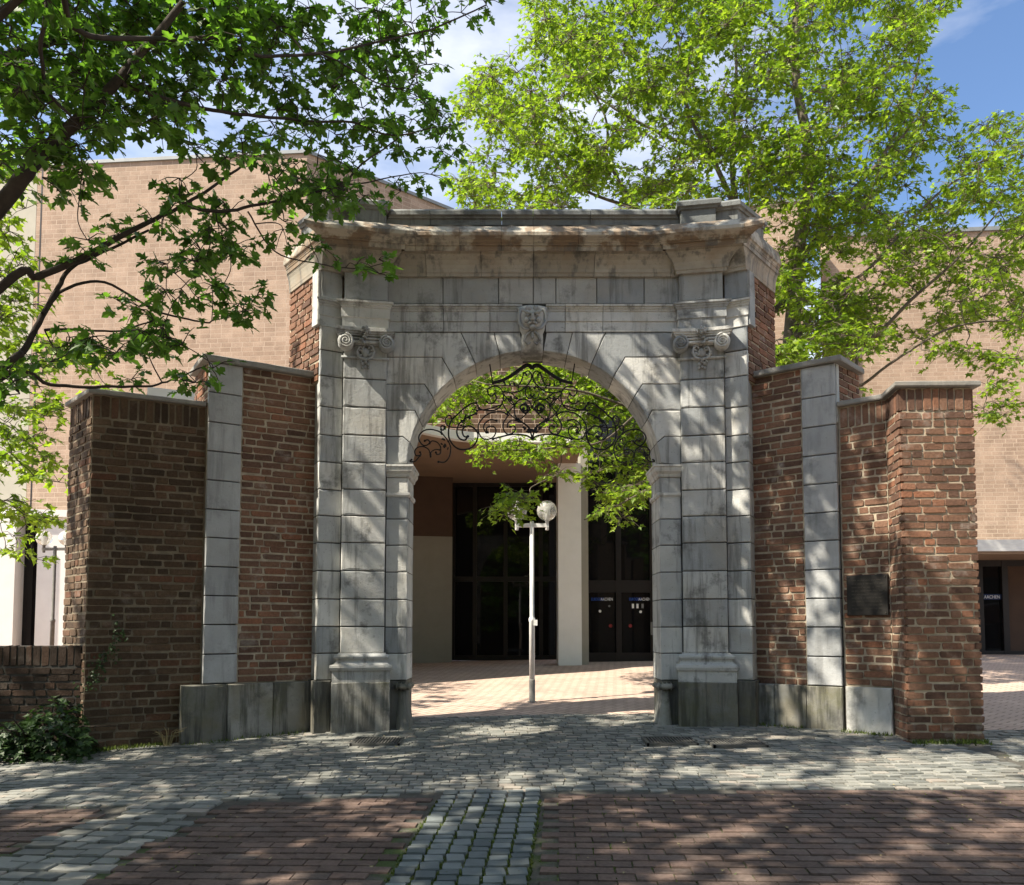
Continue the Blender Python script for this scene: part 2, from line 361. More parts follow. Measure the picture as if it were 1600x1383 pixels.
M['leaf_ivy'] = m_leaf('ivy_leaf', (0.010, 0.028, 0.007), (0.032, 0.066, 0.014), (1.2, 1.3, 1.0), 0.25)
M['drygrass'] = m_plain('dry_grass', (0.30, 0.25, 0.13), 0.9, 0.3, 8, 0)
def m_glass(name, col, rough=0.03, spec=0.3):
    m, t, b = mat(name); b.inputs['Base Color'].default_value = (*col, 1); b.inputs['Roughness'].default_value = rough; b.inputs['Specular IOR Level'].default_value = spec
    bump(t, b, noise(t, 0.7, 2), 0.06, 0.05); return m
M['glass'] = m_glass('dark_door_glass', (0.006, 0.006, 0.007))
M['globe'] = m_glass('lamp_globe_glass', (0.55, 0.55, 0.50), 0.08)
m, t, b = mat('clear_globe'); b.inputs['Base Color'].default_value = (0.9, 0.9, 0.86, 1); b.inputs['Roughness'].default_value = 0.05; b.inputs['Transmission Weight'].default_value = 0.75; b.inputs['IOR'].default_value = 1.15; M['clear'] = m

# ------------------------------------------------------------------ repeated pieces (bricks, setts, pavers)
def piece_variants(n, corner, cham, jit, seed, name, m, up=False):
    """unit pieces with worn, rounded corners; front (y=0) or top (z=0) is the seen face"""
    r = np.random.default_rng(seed); out = []
    for i in range(n):
        c = corner * r.uniform(0.6, 1.5, 4); pts = []
        for k, (a, b_) in enumerate([(-1, -1), (1, -1), (1, 1), (-1, 1)]):
            p1 = (a*0.5, b_*(0.5-c[k]*1.6)); p2 = (a*(0.5-c[k]), b_*0.5)
            pts += [p1, p2] if k in (0, 2) else [p2, p1]
        pts = np.array(pts) + r.normal(0, jit, (8, 2))
        front = pts * (1 - cham*np.array((1.0, 2.0))) + r.normal(0, jit*0.6, (8, 2))
        tilt = r.normal(0, 0.05, 2)*(1 if corner > 0.01 else 0.1)
        df = front @ tilt * 0.3
        V = []
        for q in pts: V.append((q[0], 1.0, q[1]))
        for q in pts: V.append((q[0], 0.16, q[1]))
        for q, d in zip(front, df): V.append((q[0], d, q[1]))
        F = []
        for k in range(8):
            j = (k+1) % 8
            F += [(k, j, 8+j, 8+k), (8+k, 8+j, 16+j, 16+k)]
        F += [tuple(range(16, 24))]
        V = np.array(V)
        if up: V = np.stack([V[:, 0], V[:, 2], -V[:, 1]], 1)
        me = bpy.data.meshes.new(name); me.from_pydata(V.tolist(), [], F); me.materials.append(m); me.update()
        out.append((me, V, F))
    return out
PV = {}
def variants(kind, mname):
    k = (kind, mname)
    if k not in PV:
        if kind == 'brick': PV[k] = piece_variants(18, 0.055, 0.026, 0.021, 3, 'brick', M[mname])
        if kind == 'newbrick': PV[k] = piece_variants(6, 0.006, 0.006, 0.002, 4, 'brick', M[mname])
        if kind == 'sett': PV[k] = piece_variants(14, 0.05, 0.022, 0.026, 5, 'sett', M[mname], True)
        if kind == 'paver': PV[k] = piece_variants(10, 0.012, 0.018, 0.008, 6, 'paver', M[mname], True)
    return PV[k]
def emit(pieces, kind, mname, parent, name, massname, n_ind=300):
    """pieces: (x,y,z,rotz,sx,sy,sz); the largest-in-view n_ind become objects, the rest one mass"""
    var = variants(kind, mname); P = np.array(pieces, float)
    if len(P) == 0: return
    d = np.linalg.norm(P[:, :3] - np.array((0, 0, CAMZ)), axis=1)
    px, py, f = to_px(P[:, :3]); off = (px < -20) | (px > 1620) | (py > 1400) | (py < -20) | (f < 0.2)
    order = np.argsort(d + off*1000)
    r = np.random.default_rng(len(P)); pick = r.integers(0, len(var), len(P))
    ind = order[:n_ind]; rest = order[n_ind:]
    for i in ind:
        q = P[i]; inst(name, var[pick[i]][0], q[:3], q[3], q[4:7], parent)
    if len(rest):
        VV = []; LL = []; SS = []; RR = []; b = 0; ls = 0
        for i in rest:
            me, V, F = var[pick[i]]; q = P[i]; W = V*q[4:7]; c, s = math.cos(q[3]), math.sin(q[3])
            W = np.stack([W[:, 0]*c-W[:, 1]*s+q[0], W[:, 0]*s+W[:, 1]*c+q[1], W[:, 2]+q[2]], 1); VV.append(W)
            for ff in F:
                SS.append(ls); ls += len(ff); LL.extend(b+k for k in ff)
            b += len(V); RR.append(np.full(len(V), r.random()))
        o = mk_np(massname, np.concatenate(VV), LL, SS, M[mname], parent, np.concatenate(RR)); o['kind'] = 'stuff'
def brick_field(fr, u0, u1, z0, z1, course=0.078, blen=0.225, parent=None, mname='brick', soldier=0.0, proud=0.0, n_ind=300, kind='brick', name='brick', skip=None, depth=0.07, joint=0.016, seed=0, massname='brickwork'):
    r = np.random.default_rng(seed+int(abs(u1*1000)) + int(z1*100)); out = []
    def add(u, z, l, h):
        if skip and skip(u, z): return
        out.append((*fr.pt(u, proud+(max(-0.003, r.normal(0.001, 0.0035)) if kind == 'brick' else 0), z), fr.ang+(r.normal(0, 0.010) if kind == 'brick' else 0), l, depth, h))
    if soldier:
        u = u0+0.004
        while u < u1-0.03:
            wd = min(0.075*r.uniform(0.85, 1.2), u1-u); add(u+wd/2, z1-soldier/2, max(0.03, wd-0.017), soldier-0.02); u += wd
        z1 = z1-soldier
    nrow = max(1, int(round((z1-z0)/course))); ch = (z1-z0)/nrow
    for k in range(nrow):
        z = z0+ch*(k+0.5); u = u0 - r.uniform(0, blen*0.5) if k % 2 else u0
        hdr = r.random() < 0.4
        while u < u1-0.02:
            hd = r.random() < (0.28 if kind == 'brick' else 0.0)
            l = (blen*0.52 if hd else blen)*(r.uniform(0.88, 1.14) if kind == 'brick' else 1)
            a, b_ = max(u, u0), min(u+l, u1)
            if u1-b_ < 0.05: b_ = u1
            if b_-a > 0.035:
                jt = joint*r.uniform(0.7, 1.4)
                add((a+b_)/2, z+(r.normal(0, 0.003) if kind == 'brick' else 0), b_-a-jt, ch-joint*(r.uniform(0.8, 1.35) if kind == 'brick' else 1))
            u = b_ if b_ == u1 else u+l
    emit(out, kind, mname, parent, name, massname, n_ind)
def prism(poly, z0, z1, name, m, parent):      # plan outline extruded upwards
    n = len(poly); a = sum(poly[i][0]*poly[(i+1)%n][1]-poly[(i+1)%n][0]*poly[i][1] for i in range(n))
    if a < 0: poly = poly[::-1]
    V = [(p[0], p[1], z0) for p in poly]+[(p[0], p[1], z1) for p in poly]
    F = [tuple(range(n-1, -1, -1)), tuple(range(n, 2*n))]+[(i, (i+1)%n, n+(i+1)%n, n+i) for i in range(n)]
    return mk(name, V, F, m, parent)

# ================================================================== GROUND
def sheet(name, xs, ys, m, dz=0.0, parent=None, kind='structure'):
    X, Y = np.meshgrid(xs, ys); Zz = gz(X, Y)+dz; n = len(xs)
    V = np.stack([X, Y, Zz], -1).reshape(-1, 3)
    F = [(j*n+i, j*n+i+1, (j+1)*n+i+1, (j+1)*n+i) for j in range(len(ys)-1) for i in range(n-1)]
    o = mk(name, V, F, m, parent); 
    if kind: o['kind'] = kind
    return o
plaza = sheet('plaza_pavement', [-400, -60, -9, 0, 9, 60, 400], [-300, -40, 0, 4, 8.8, 9.6, 12, 15, 17.99, 18.2, 30, 90, 900], M['plaza'])
tag(plaza, 'pinkish red clinker paved plaza running to the hall doors', 'pavement')
# edge between setts and clay pavers
EP = [gp(x, y) for x, y in ((-500, 1283), (0, 1270), (300, 1262), (520, 1251), (690, 1245), (850, 1243), (1200, 1239), (1600, 1236), (2100, 1236))]
ex = [p[0] for p in EP]; ey = [p[1] for p in EP]
edge_y = lambda x: float(np.interp(x, ex, ey))
S0, S1, S2, S3 = gp(605, 1383), gp(690, 1245), gp(845, 1243), gp(825, 1383)
def line_x(a, b, y): return a[0]+(b[0]-a[0])*(y-a[1])/(b[1]-a[1])
D0, D1, D2, D3 = gp(-20, 1352), gp(196, 1268), gp(327, 1265), gp(128, 1381)
def bulge(y): return 0.0
def in_strip(x, y): return line_x(S0, S1, y) < x < line_x(S3, S2, y)
def in_diag(x, y): return line_x(D0, D1, y) < x < line_x(D3, D2, y)
RB0, RB1 = gp(1534, 1160), gp(1604, 1196)
aV = []; aF = []
for xs, ys in ((np.linspace(-7.5, 7.5, 13), np.linspace(5.3, 7.3, 5)), (np.linspace(-4.6, 4.62, 9), np.linspace(7.3, 8.2, 3)), (np.linspace(-3.9, 3.9, 7), np.linspace(8.2, 8.9, 3)), (np.linspace(XC-1.7, XC+1.7, 4), np.linspace(8.9, 9.85, 3))):
    X, Y = np.meshgrid(xs, ys); b0 = len(aV); n = len(xs); aV += np.stack([X, Y, gz(X, Y)+0.008], -1).reshape(-1, 3).tolist()
    aF += [(b0+j*n+i, b0+j*n+i+1, b0+(j+1)*n+i+1, b0+(j+1)*n+i) for j in range(len(ys)-1) for i in range(n-1)]
apron = mk('cobbled_apron', aV, aF, M['bedgrey']); apron['kind'] = 'structure'
tag(apron, 'grey cobbled apron in front of and under the stone gate', 'cobbles')
red = sheet('clay_paving', list(np.linspace(-6.6, 6.6, 9)), list(np.linspace(2.2, 5.3, 7)), M['bed'], 0.010)
tag(red, 'red clay paving with mossy joints in the foreground', 'paving')
strip = empty('sett_strip', (0.1, 4.6, float(gz(0.1, 4.6)))); strip['kind'] = 'structure'; tag(strip, 'band of blue grey setts with mossy joints crossing the clay paving', 'cobbles')
diag = empty('sett_gutter', (-3, 5, float(gz(-3, 5)))); diag['kind'] = 'structure'; tag(diag, 'curving band of worn grey setts at lower left of the clay paving', 'cobbles')
def wall_free(x, y):
    return True
# cobbled apron: wavy rows across
P = []; y = 5.2; row = 0
r = np.random.default_rng(11)
while y < 9.75:
    dep = 0.088*r.uniform(0.9, 1.15); x = -7.2+r.uniform(0, 0.15)
    while x < 7.2:
        l = r.uniform(0.09, 0.165); xm = x+l/2; yy = y+dep/2+0.05*math.sin(xm*1.3+row*0.15)+0.03*math.sin(xm*3.1)
        vis = abs(xm) < 0.72*yy+0.35
        if yy > edge_y(xm)+0.05 and vis and not (yy > 9.35 and abs(xm-XC) > 1.5) and not (yy > 8.75 and abs(xm-XC) > 3.2) and not (xm > 4.2 and yy > RB0[1]+(xm-RB0[0])*(RB1[1]-RB0[1])/(RB1[0]-RB0[0])) and not (yy > 8.3 and xm > 4.2) and not (xm < -4.0 and yy > 7.95):
            P.append((xm, yy, float(gz(xm, yy))+0.018+r.normal(0, 0.0025), r.normal(0, 0.035), l-0.007, dep-0.008, 0.05))
        x += l
    y += dep; row += 1
emit(P, 'sett', 'sett', apron, 'sett', 'cobble_field')
# strip of larger setts, six columns following the line of the band
P = []; r = np.random.default_rng(12)
y = 2.6
ca = math.atan2(S1[1]-S0[1], S1[0]-S0[0])-math.pi/2
for c in range(6):
    y = 2.5+r.uniform(0, 0.1)
    while y < edge_y(0.2)+0.04:
        l = r.uniform(0.075, 0.15); ym = y+l/2; xa, xb = line_x(S0, S1, ym), line_x(S3, S2, ym); wd = (xb-xa)/6
        xm = xa+wd*(c+0.5)
        P.append((xm, ym, float(gz(xm, ym))+0.025+r.normal(0, 0.003), 0.05+r.normal(0, 0.03), wd-0.016, l-0.007, 0.05)); y += l
emit(P, 'sett', 'sett_blue', strip, 'sett', 'cobble_field')
P = []; r = np.random.default_rng(13)
dd = D2-D3; da = math.atan2(dd[1], dd[0]); tdir = np.array((math.cos(da), math.sin(da))); ndir = np.array((-tdir[1], tdir[0]))
for a in np.arange(-3.2, float(np.hypot(*dd))+0.9, 0.125):
    bq = -0.1+r.uniform(0, 0.1)
    while bq < 1.9:
        l = r.uniform(0.13, 0.22); q = D3+tdir*(a)+ndir*(bq+l/2)
        if in_diag(*q) and q[1] < edge_y(q[0])+0.06 and abs(q[0]) < 0.72*q[1]+0.5:
            P.append((q[0], q[1], float(gz(*q))+0.026+r.normal(0, 0.006), da+r.normal(0, 0.06), 0.112, l-0.014, 0.05))
        bq += l
emit(P, 'sett', 'sett', diag, 'sett', 'cobble_field')
# clay pavers, stretcher bond turned 3 degrees
P = []; r = np.random.default_rng(14); pa = R(-3.3); c_, s_ = math.cos(pa), math.sin(pa)
for j in range(-5, 48):
    for i in range(-30, 31):
        u = (i+(0.5 if j % 2 else 0))*0.205; v = 2.3+j*0.104
        x = u*c_-v*s_*-1*-1; x = u*c_ - v*s_; y = u*s_+v*c_
        if y > edge_y(x)-0.03 or y < 2.3 or abs(x) > 0.72*y+0.5: continue
        if line_x(S0, S1, y)-0.10 < x < line_x(S3, S2, y)+0.10: continue
        if line_x(D0, D1, y)-0.06 < x < line_x(D3, D2, y)+0.08: continue
        P.append((x, y, float(gz(x, y))+0.020+r.normal(0, 0.0016), pa+r.normal(0, 0.008), 0.199+r.normal(0, 0.002), 0.0975, 0.05))
emit(P, 'paver', 'paver', red, 'paver', 'paver_field')
# moss cushions and grass blades in the joints
r = np.random.default_rng(15); mb = MB(); V = []; LO = []; ST = []; n = 0
for k in range(6500):
    yy = r.uniform(2.9, 5.9); xx = r.uniform(-0.68*yy, 0.68*yy)
    if r.random() < 0.55:
        cidx = r.integers(0, 7); yy = r.uniform(2.9, 5.85); xa, xb = line_x(S0, S1, yy), line_x(S3, S2, yy); xx = xa+(xb-xa)*cidx/6+r.normal(0, 0.006)
    else:
        vv = xx*-s_+yy*c_; uu = xx*c_+yy*s_; uu = round(uu/0.1025)*0.1025+r.normal(0, 0.004); vv = 2.3+(round((vv-2.3)/0.104-0.5)+0.5)*0.104 if r.random() < 0.25 else vv
        xx = uu*c_-vv*s_; yy = uu*s_+vv*c_
        if math.sin(xx*2.1+1)+math.sin(yy*3.3+xx) < 0.1: continue
    z0 = float(gz(xx, yy))+0.010; h = r.uniform(0.008, 0.022); a = r.uniform(0, 6.28); wd = r.uniform(0.004, 0.010)
    dx, dy = math.cos(a)*wd, math.sin(a)*wd; lx, ly = r.normal(0, 0.008, 2)
    V += [(xx-dx, yy-dy, z0), (xx+dx, yy+dy, z0), (xx+lx, yy+ly, z0+h)]; LO += [n, n+1, n+2]; ST.append(n); n += 3
M['moss'] = m_leaf('joint_moss', (0.05, 0.08, 0.012), (0.12, 0.16, 0.03), (1.0, 1.0, 1.0), 0.2)
o = mk_np('moss_in_joints', V, LO, ST, M['moss'], None, np.repeat(r.random(n//3), 3)); tag(o, 'moss and fine grass growing in the paving joints', 'moss', kind='stuff')

# ================================================================== STONE GATE
GF = 8.95
gate = empty('stone_gate', (XC, GF, float(gz(XC, GF))))
tag(gate, 'grey limestone baroque archway with paired pilasters, keystone and heavy cornice', 'gate')
FC = Fr((0, GF), (1, GF))                       # u is world x here
FP = Fr(xy(533, 8.80), xy(603, 8.885))          # left pilaster front
FS = Fr(xy(496, 8.755), xy(531, 8.87))          # left outer strip
def both(fn):
    for mir in (False, True): fn(mir)
# --- jamb stones and voussoirs (left half in picture rows, mirrored)
acx, acy, aa, ab = 834.0, 738.0, 199.0, 190.0
def arch_pt(px):
    dx = min(1.0, abs(px-acx)/aa); return FC.uz(px, acy-ab*math.sqrt(1-dx*dx))
def pc(px, py): return FC.uz(px, py)
UJ = pc(637, 900)[0]; UP = pc(603, 800)[0]
jr = [1063, 1021, 980, 937, 894, 852, 811, 771, 746]
zb = float(gz(UJ, GF))-0.15
def jambs(mir):
    zs = [Z(v, GF) for v in jr]
    for k in range(len(zs)-1):
        stone(FC, rect(UP, UJ, zs[k], zs[k+1]), -0.5, 0.0, M['stone'], 'jamb_stone', gate, mirror=mir)
    # impost moulding
    prof = [(0.0, 746), (0.012, 745), (0.02, 741), (0.045, 737), (0.05, 734), (0.05, 731), (0.062, 730), (0.062, 727)]
    pts = [(UP+0.004, 0.0), (UJ, 0.0), (UJ, -0.5)]
    V = []; F = []; m_ = len(prof)
    for q, (pu, pv) in enumerate([(UP+0.004, None), (UJ, 'c'), (UJ, -0.5)]):
        for v, py in prof:
            z = Z(py, GF)
            if q == 0: V.append(FC.pt(pu, v, z))
            elif q == 1: V.append(FC.pt(pu+v, v, z))
            else: V.append(FC.pt(pu+v, -0.5, z))
    for q in range(2):
        for i in range(m_-1): F.append((q*m_+i, (q+1)*m_+i, (q+1)*m_+i+1, q*m_+i+1))
    V += [FC.pt(UP+0.004, -0.5, Z(727, GF)), FC.pt(UP+0.004, -0.5, Z(746, GF))]; e = len(V)
    F += [(m_-1, 2*m_-1, 3*m_-1, e-2), (0, e-1, 2*m_, m_), tuple(range(2*m_, 3*m_))+(e-2, e-1)]
    mk('impost', V, F, M['stone'], gate, mir)
    mb = MB(); 
    for v, a, b in ((0.018, 774, 770), (0.01, 776, 774)):
        mb.fbox(FC, UP+0.006, UJ+v, -0.5, v, Z(a, GF), Z(b, GF))
    mb.build('astragal', M['stone'], gate, mir)
both(jambs)
def arc_uz(p0, p1, n=10):
    out = []
    for k in range(n+1):
        f = k/n; a0 = math.acos(max(-1, min(1, (p0-acx)/aa))); a1 = math.acos(max(-1, min(1, (p1-acx)/aa))); a = a0+(a1-a0)*f
        out.append(FC.uz(acx+aa*math.cos(a), acy-ab*math.sin(a)))
    return out
# left half: each entry (arch px low, arch px high, top outline from low to high in px)
def vous(mir):
    up = 603
    def arcp(px): return (px, acy-ab*math.sqrt(max(0, 1-((px-acx)/aa)**2)))
    lows = [acx-aa+0.6, 641, 655, 677, 709]
    ys = [727, 682, 641, 600, 558]
    kink = [634, 629, 648, 663, 690]            # where the level joint turns down to the arch
    for k in range(4):
        a, b_ = lows[k], lows[k+1]
        arc = arc_uz(a, b_, 6)
        low = [pc(up, ys[k])] + ([pc(kink[k], ys[k])] if k else [])
        if k == 0: low = [pc(up, 727)]
        top = [pc(kink[k+1], ys[k+1]), pc(up, ys[k+1])]
        stone(FC, low+arc+top, -0.5, 0.0, M['stone'], 'voussoir', gate, gap=0.004, mirror=mir)
    arc = arc_uz(709, 743, 5)
    stone(FC, [pc(up, 558), pc(690, 558)]+arc+[pc(720, 519), pc(up, 519)], -0.5, 0.0, M['stone'], 'voussoir', gate, gap=0.004, mirror=mir)
    stone(FC, arc_uz(743, 781, 5)+[pc(772, 519), pc(720, 519)], -0.5, 0.0, M['stone'], 'voussoir', gate, gap=0.004, mirror=mir)
    stone(FC, arc_uz(781, 818, 5)+[pc(813, 519), pc(772, 519)], -0.5, 0.0, M['stone'], 'voussoir', gate, gap=0.004, mirror=mir)
both(vous)
# --- dark joint core just behind the faces
def core(mir):
    mb = MB()
    mb.fbox(FC, UP-0.55, UJ-0.02, -0.48, -0.02, zb, Z(728, GF))
    arc = arc_uz(acx-aa+0.6, 834, 16); arc = [(u-0.02*(1 if i < 10 else 0.2), z+0.02) for i, (u, z) in enumerate(arc)]
    poly = [(UP-0.55, Z(728, GF))]+arc+[(XC+0.001, Z(350, GF)), (UP-0.55, Z(350, GF))]
    n = len(poly); V = [FC.pt(u, -0.48, z) for u, z in poly]+[FC.pt(u, -0.02, z) for u, z in poly]
    mb.add(V, [tuple(range(n, 2*n)), tuple(range(n-1, -1, -1))]+[(i, (i+1) % n, n+(i+1) % n, n+i) for i in range(n)])
    mb.fbox(FP, 0.03, FP.w-0.015, -0.3, -0.012, zb, Z(370, 8.85))
    mb.fbox(FS, 0.02, FS.w, -0.34, -0.012, zb, Z(370, 8.8))
    mb.build('rubble_core', M['joint'], gate, mir)
both(core)
# --- pilasters and outer strips: coursed blocks
pr = [1021, 979, 936, 892, 848, 806, 765, 722, 680, 636, 592]
def pil(mir):
    p = empty('pilaster', (2*XC-FP.pt(FP.w/2, 0, 0)[0] if mir else FP.pt(FP.w/2, 0, 0)[0], FP.pt(FP.w/2, 0, 0)[1], float(gz(UJ, GF))), gate)
    D = 8.84
    for k in range(len(pr)-1):
        stone(FP, rect(0, FP.w, Z(pr[k], D), Z(pr[k+1], D)), -0.22, 0.0, M['stone'], 'shaft_stone', p, gap=0.006, bev=0.009, mirror=mir)
    stone(FP, rect(0, FP.w, Z(592, D), Z(518, D)), -0.22, -0.001, M['stone'], 'shaft_stone', p, gap=0.006, mirror=mir)
    # moulded base
    prof = [(0.075, 1066), (0.075, 1049), (0.095, 1047.5), (0.105, 1043), (0.10, 1039.5), (0.06, 1038), (0.035, 1034), (0.038, 1030), (0.058, 1029), (0.062, 1026), (0.05, 1024), (0.02, 1022.5), (0.012, 1020.5)]
    V = []; F = []; m_ = len(prof)
    for v, py in prof:
        z = Z(py, D-0.05); V += [FP.pt(-v, -0.12, z), FP.pt(-v, v, z), FP.pt(FP.w+v*0.8, v, z), FP.pt(FP.w+v*0.8, -0.12, z)]
    for i in range(m_-1):
        for k in range(3): F.append((i*4+k, i*4+k+1, i*4+5+k, i*4+4+k))
    F += [(0, 3, 2, 1), tuple(4*(m_-1)+k for k in range(4))]
    mk('moulded_base', V, F, M['stone'], p, mir)
    stone(FP, rect(-0.085, FP.w+0.065, zb, Z(1066, D-0.09)), -0.22, 0.088, M['stone_dark'], 'pedestal_block', p, gap=0.003, bev=0.012, mirror=mir)
    # outer strip
    q = empty('outer_strip', (2*XC-FS.pt(FS.w/2, 0, 0)[0] if mir else FS.pt(FS.w/2, 0, 0)[0], FS.pt(FS.w/2, 0, 0)[1], float(gz(UJ, GF))), gate)
    sr = [1063]+pr[:-1]+[588, 548]
    for k in range(len(sr)-1):
        stone(FS, rect(0, FS.w+0.02, Z(sr[k], 8.81), Z(sr[k+1], 8.81)), -0.36, 0.0, M['stone'], 'strip_stone', q, gap=0.006, bev=0.009, mirror=mir)
    stone(FS, rect(0, FS.w+0.02, Z(548, 8.81), Z(500, 8.81)), -0.36, 0.0, M['stone_frieze'], 'strip_stone', q, gap=0.006, mirror=mir)
    stone(FS, rect(-0.03, FS.w-0.08, zb, Z(1063, 8.8)), -0.36, 0.035, M['stone_dark'], 'strip_plinth', q, gap=0.003, bev=0.012, mirror=mir)
    # flared guard stone at the jamb foot with rolled top
    mb = MB(); zg = float(gz(UJ, GF))-0.12; zt = Z(1078, GF); nz_ = 12
    for side in (0,):
        V = []; F = []; 
        for i in range(nz_+1):
            f = i/nz_; z = zg+(zt-zg)*f; e = 0.08*(1-f)**1.5+0.0
            u0, u1 = UP+0.135+0.035*f, UJ-0.01+e
            vv = 0.035+0.10*(1-f)**1.6
            V += [FC.pt(u0, -0.3, z), FC.pt(u0, vv*0.8, z), FC.pt((u0+u1)/2, vv, z), FC.pt(u1-0.03, vv*0.9, z), FC.pt(u1, vv*0.5, z), FC.pt(u1, -0.3, z)]
        for i in range(nz_):
            for k in range(5): F.append((i*6+k, i*6+k+1, i*6+7+k, i*6+6+k))
        F.append(tuple(nz_*6+k for k in range(6)))
        mb.add(V, F)
    zr = Z(1073, GF)
    V0 = [FC.pt(UP+0.10+0.25*k/10, 0.06+0.012*math.sin(k*2.2), zr+0.008*math.sin(k*1.9)) for k in range(8)]
    mb.tube([FC.pt(UP+0.12, 0.03, zr+0.004), FC.pt(UP+0.17, 0.055, zr+0.008), FC.pt(UJ-0.02, 0.055, zr+0.004), FC.pt(UJ+0.035, 0.035, zr-0.004)], [0.026, 0.033, 0.034, 0.028], 10)
    for kk in range(4): mb.tube([FC.pt(UP+0.15+0.045*kk, 0.03+0.05*math.cos(a_), zr+0.004+0.038*math.sin(a_)) for a_ in np.linspace(-1.5, 1.6, 7)], 0.008, 5)
    mb.tube([FC.pt(UJ+0.012, 0.04, zr), FC.pt(UJ+0.022, -0.1, zr), FC.pt(UJ+0.02, -0.3, zr)], [0.028, 0.033, 0.03], 10)
    mb.build('guard_stone', M['stone_dark'], gate, mir, True)
    stone(FC, rect(UP+0.03, UJ-0.005, zb, Z(1063, GF)), -0.5, 0.004, M['stone_dark'], 'jamb_plinth', gate, mirror=mir)
both(pil)
# --- plan line of the entablature (centre -> outwards on the left half)
def P2(fr, u, v=0.0): return np.array(fr.pt(u, v, 0)[:2])
ST_L = P2(FS, 0); ST_R = P2(FS, FS.w)
LINE = [np.array((XC, GF)), np.array((UP+0.012, GF)), P2(FP, FP.w), P2(FP, 0), P2(FP, 0)+np.array((-0.004, 0.075)), ST_L, ST_L+np.array((-0.53, 0.63))]
def sweep(line, prof, segs, name, m, mir, gap=0.003, parent=gate, side=1.0):
    """prof: (v,z) bottom to top; segs: lists of polyline index ranges or (i,i+1,f0,f1) pieces"""
    line = [np.array(p, float) for p in line]; nn = []
    for a, b_ in zip(line[:-1], line[1:]):
        d = (b_-a)/np.linalg.norm(b_-a); nn.append(np.array((-d[1], d[0])))
    mit = [nn[0]]
    for k in range(1, len(line)-1): mit.append((nn[k-1]+nn[k])/max(0.35, 1+np.dot(nn[k-1], nn[k])))
    mit.append(nn[-1])
    if side != 1.0:      # the returns along the sides project less than the front
        A_ = np.array([nn[-2], nn[-1]]); mit[-2] = np.linalg.solve(A_, np.array((1.0, side))); mit[-1] = nn[-1]*side
    for sg in segs:
        if len(sg) == 2: nodes = [(line[k], mit[k]) for k in range(sg[0], sg[1]+1)]
        else:
            i, f0, f1 = sg; nodes = []
            for f in (f0, f1):
                if f == 1.0: nodes.append((line[i+1], mit[i+1]))
                elif f == 0.0: nodes.append((line[i], mit[i]))
                else: nodes.append((line[i]+(line[i+1]-line[i])*f, nn[i]))
        nodes = [list(q) for q in nodes]
        d = nodes[1][0]-nodes[0][0]; d /= np.linalg.norm(d); nodes[0][0] = nodes[0][0]+d*gap
        d = nodes[-1][0]-nodes[-2][0]; d /= np.linalg.norm(d); nodes[-1][0] = nodes[-1][0]-d*gap
        V = []; F = []; m_ = len(prof)
        for p, mm in nodes:
            for v, z in prof: V.append((*(p+mm*v), z))
        for k in range(len(nodes)-1):
            for i in range(m_-1): F.append((k*m_+i, k*m_+i+1, (k+1)*m_+i+1, (k+1)*m_+i))
            F.append((k*m_+m_-1, k*m_, (k+1)*m_, (k+1)*m_+m_-1))
        F += [tuple(range(m_)), tuple(reversed(range((len(nodes)-1)*m_, len(nodes)*m_)))]
        mk(name, V, F, m, parent, not mir if False else mir)
    return
zz = lambda py, v: Z(py, GF-v)
arch_prof = [(-0.12, zz(518, 0.012)), (0.012, zz(518, 0.012)), (0.012, zz(503, 0.012)), (0.026, zz(501.5, 0.026)), (0.026, zz(487, 0.026)), (0.036, zz(486, 0.036)), (0.040, zz(483, 0.04)), (0.052, zz(482, 0.052)), (0.054, zz(479, 0.054)), (0.07, zz(478, 0.07)), (0.072, zz(475, 0.072)), (-0.12, zz(474, 0.0))]
corn_lo = [(-0.12, zz(432, 0.03)), (0.035, zz(432, 0.035)), (0.04, zz(427, 0.04)), (0.05, zz(426, 0.05)), (0.055, zz(421, 0.055)), (0.075, zz(414, 0.075)), (0.11, zz(406, 0.11)), (0.15, zz(400, 0.15)), (0.165, zz(397, 0.165)), (0.175, zz(396.5, 0.175)), (0.178, zz(392, 0.178)), (-0.12, zz(391.5, 0.17))]
corn_hi = [(-0.12, corn_lo[-1][1]+0.003), (0.205, corn_lo[-1][1]+0.003), (0.215, zz(392, 0.215)), (0.222, zz(384, 0.222)), (0.245, zz(383, 0.245)), (0.25, zz(380, 0.25)), (0.265, zz(379, 0.265)), (0.285, zz(375, 0.285)), (0.32, zz(371, 0.32)), (0.345, zz(369.5, 0.345)), (0.36, zz(367, 0.36)), (0.362, zz(362, 0.362)), (0.25, zz(354, 0.25)), (-0.12, zz(352, 0.1))]
para = [(-0.30, zz(372, 0.0)), (-0.04, zz(372, -0.04)), (-0.04, zz(342, -0.04)), (-0.02, zz(341, -0.02)), (-0.012, zz(337, -0.012)), (0.012, zz(335, 0.012)), (0.015, zz(329, 0.015)), (-0.01, zz(327, -0.01)), (-0.30, zz(326, -0.01))]
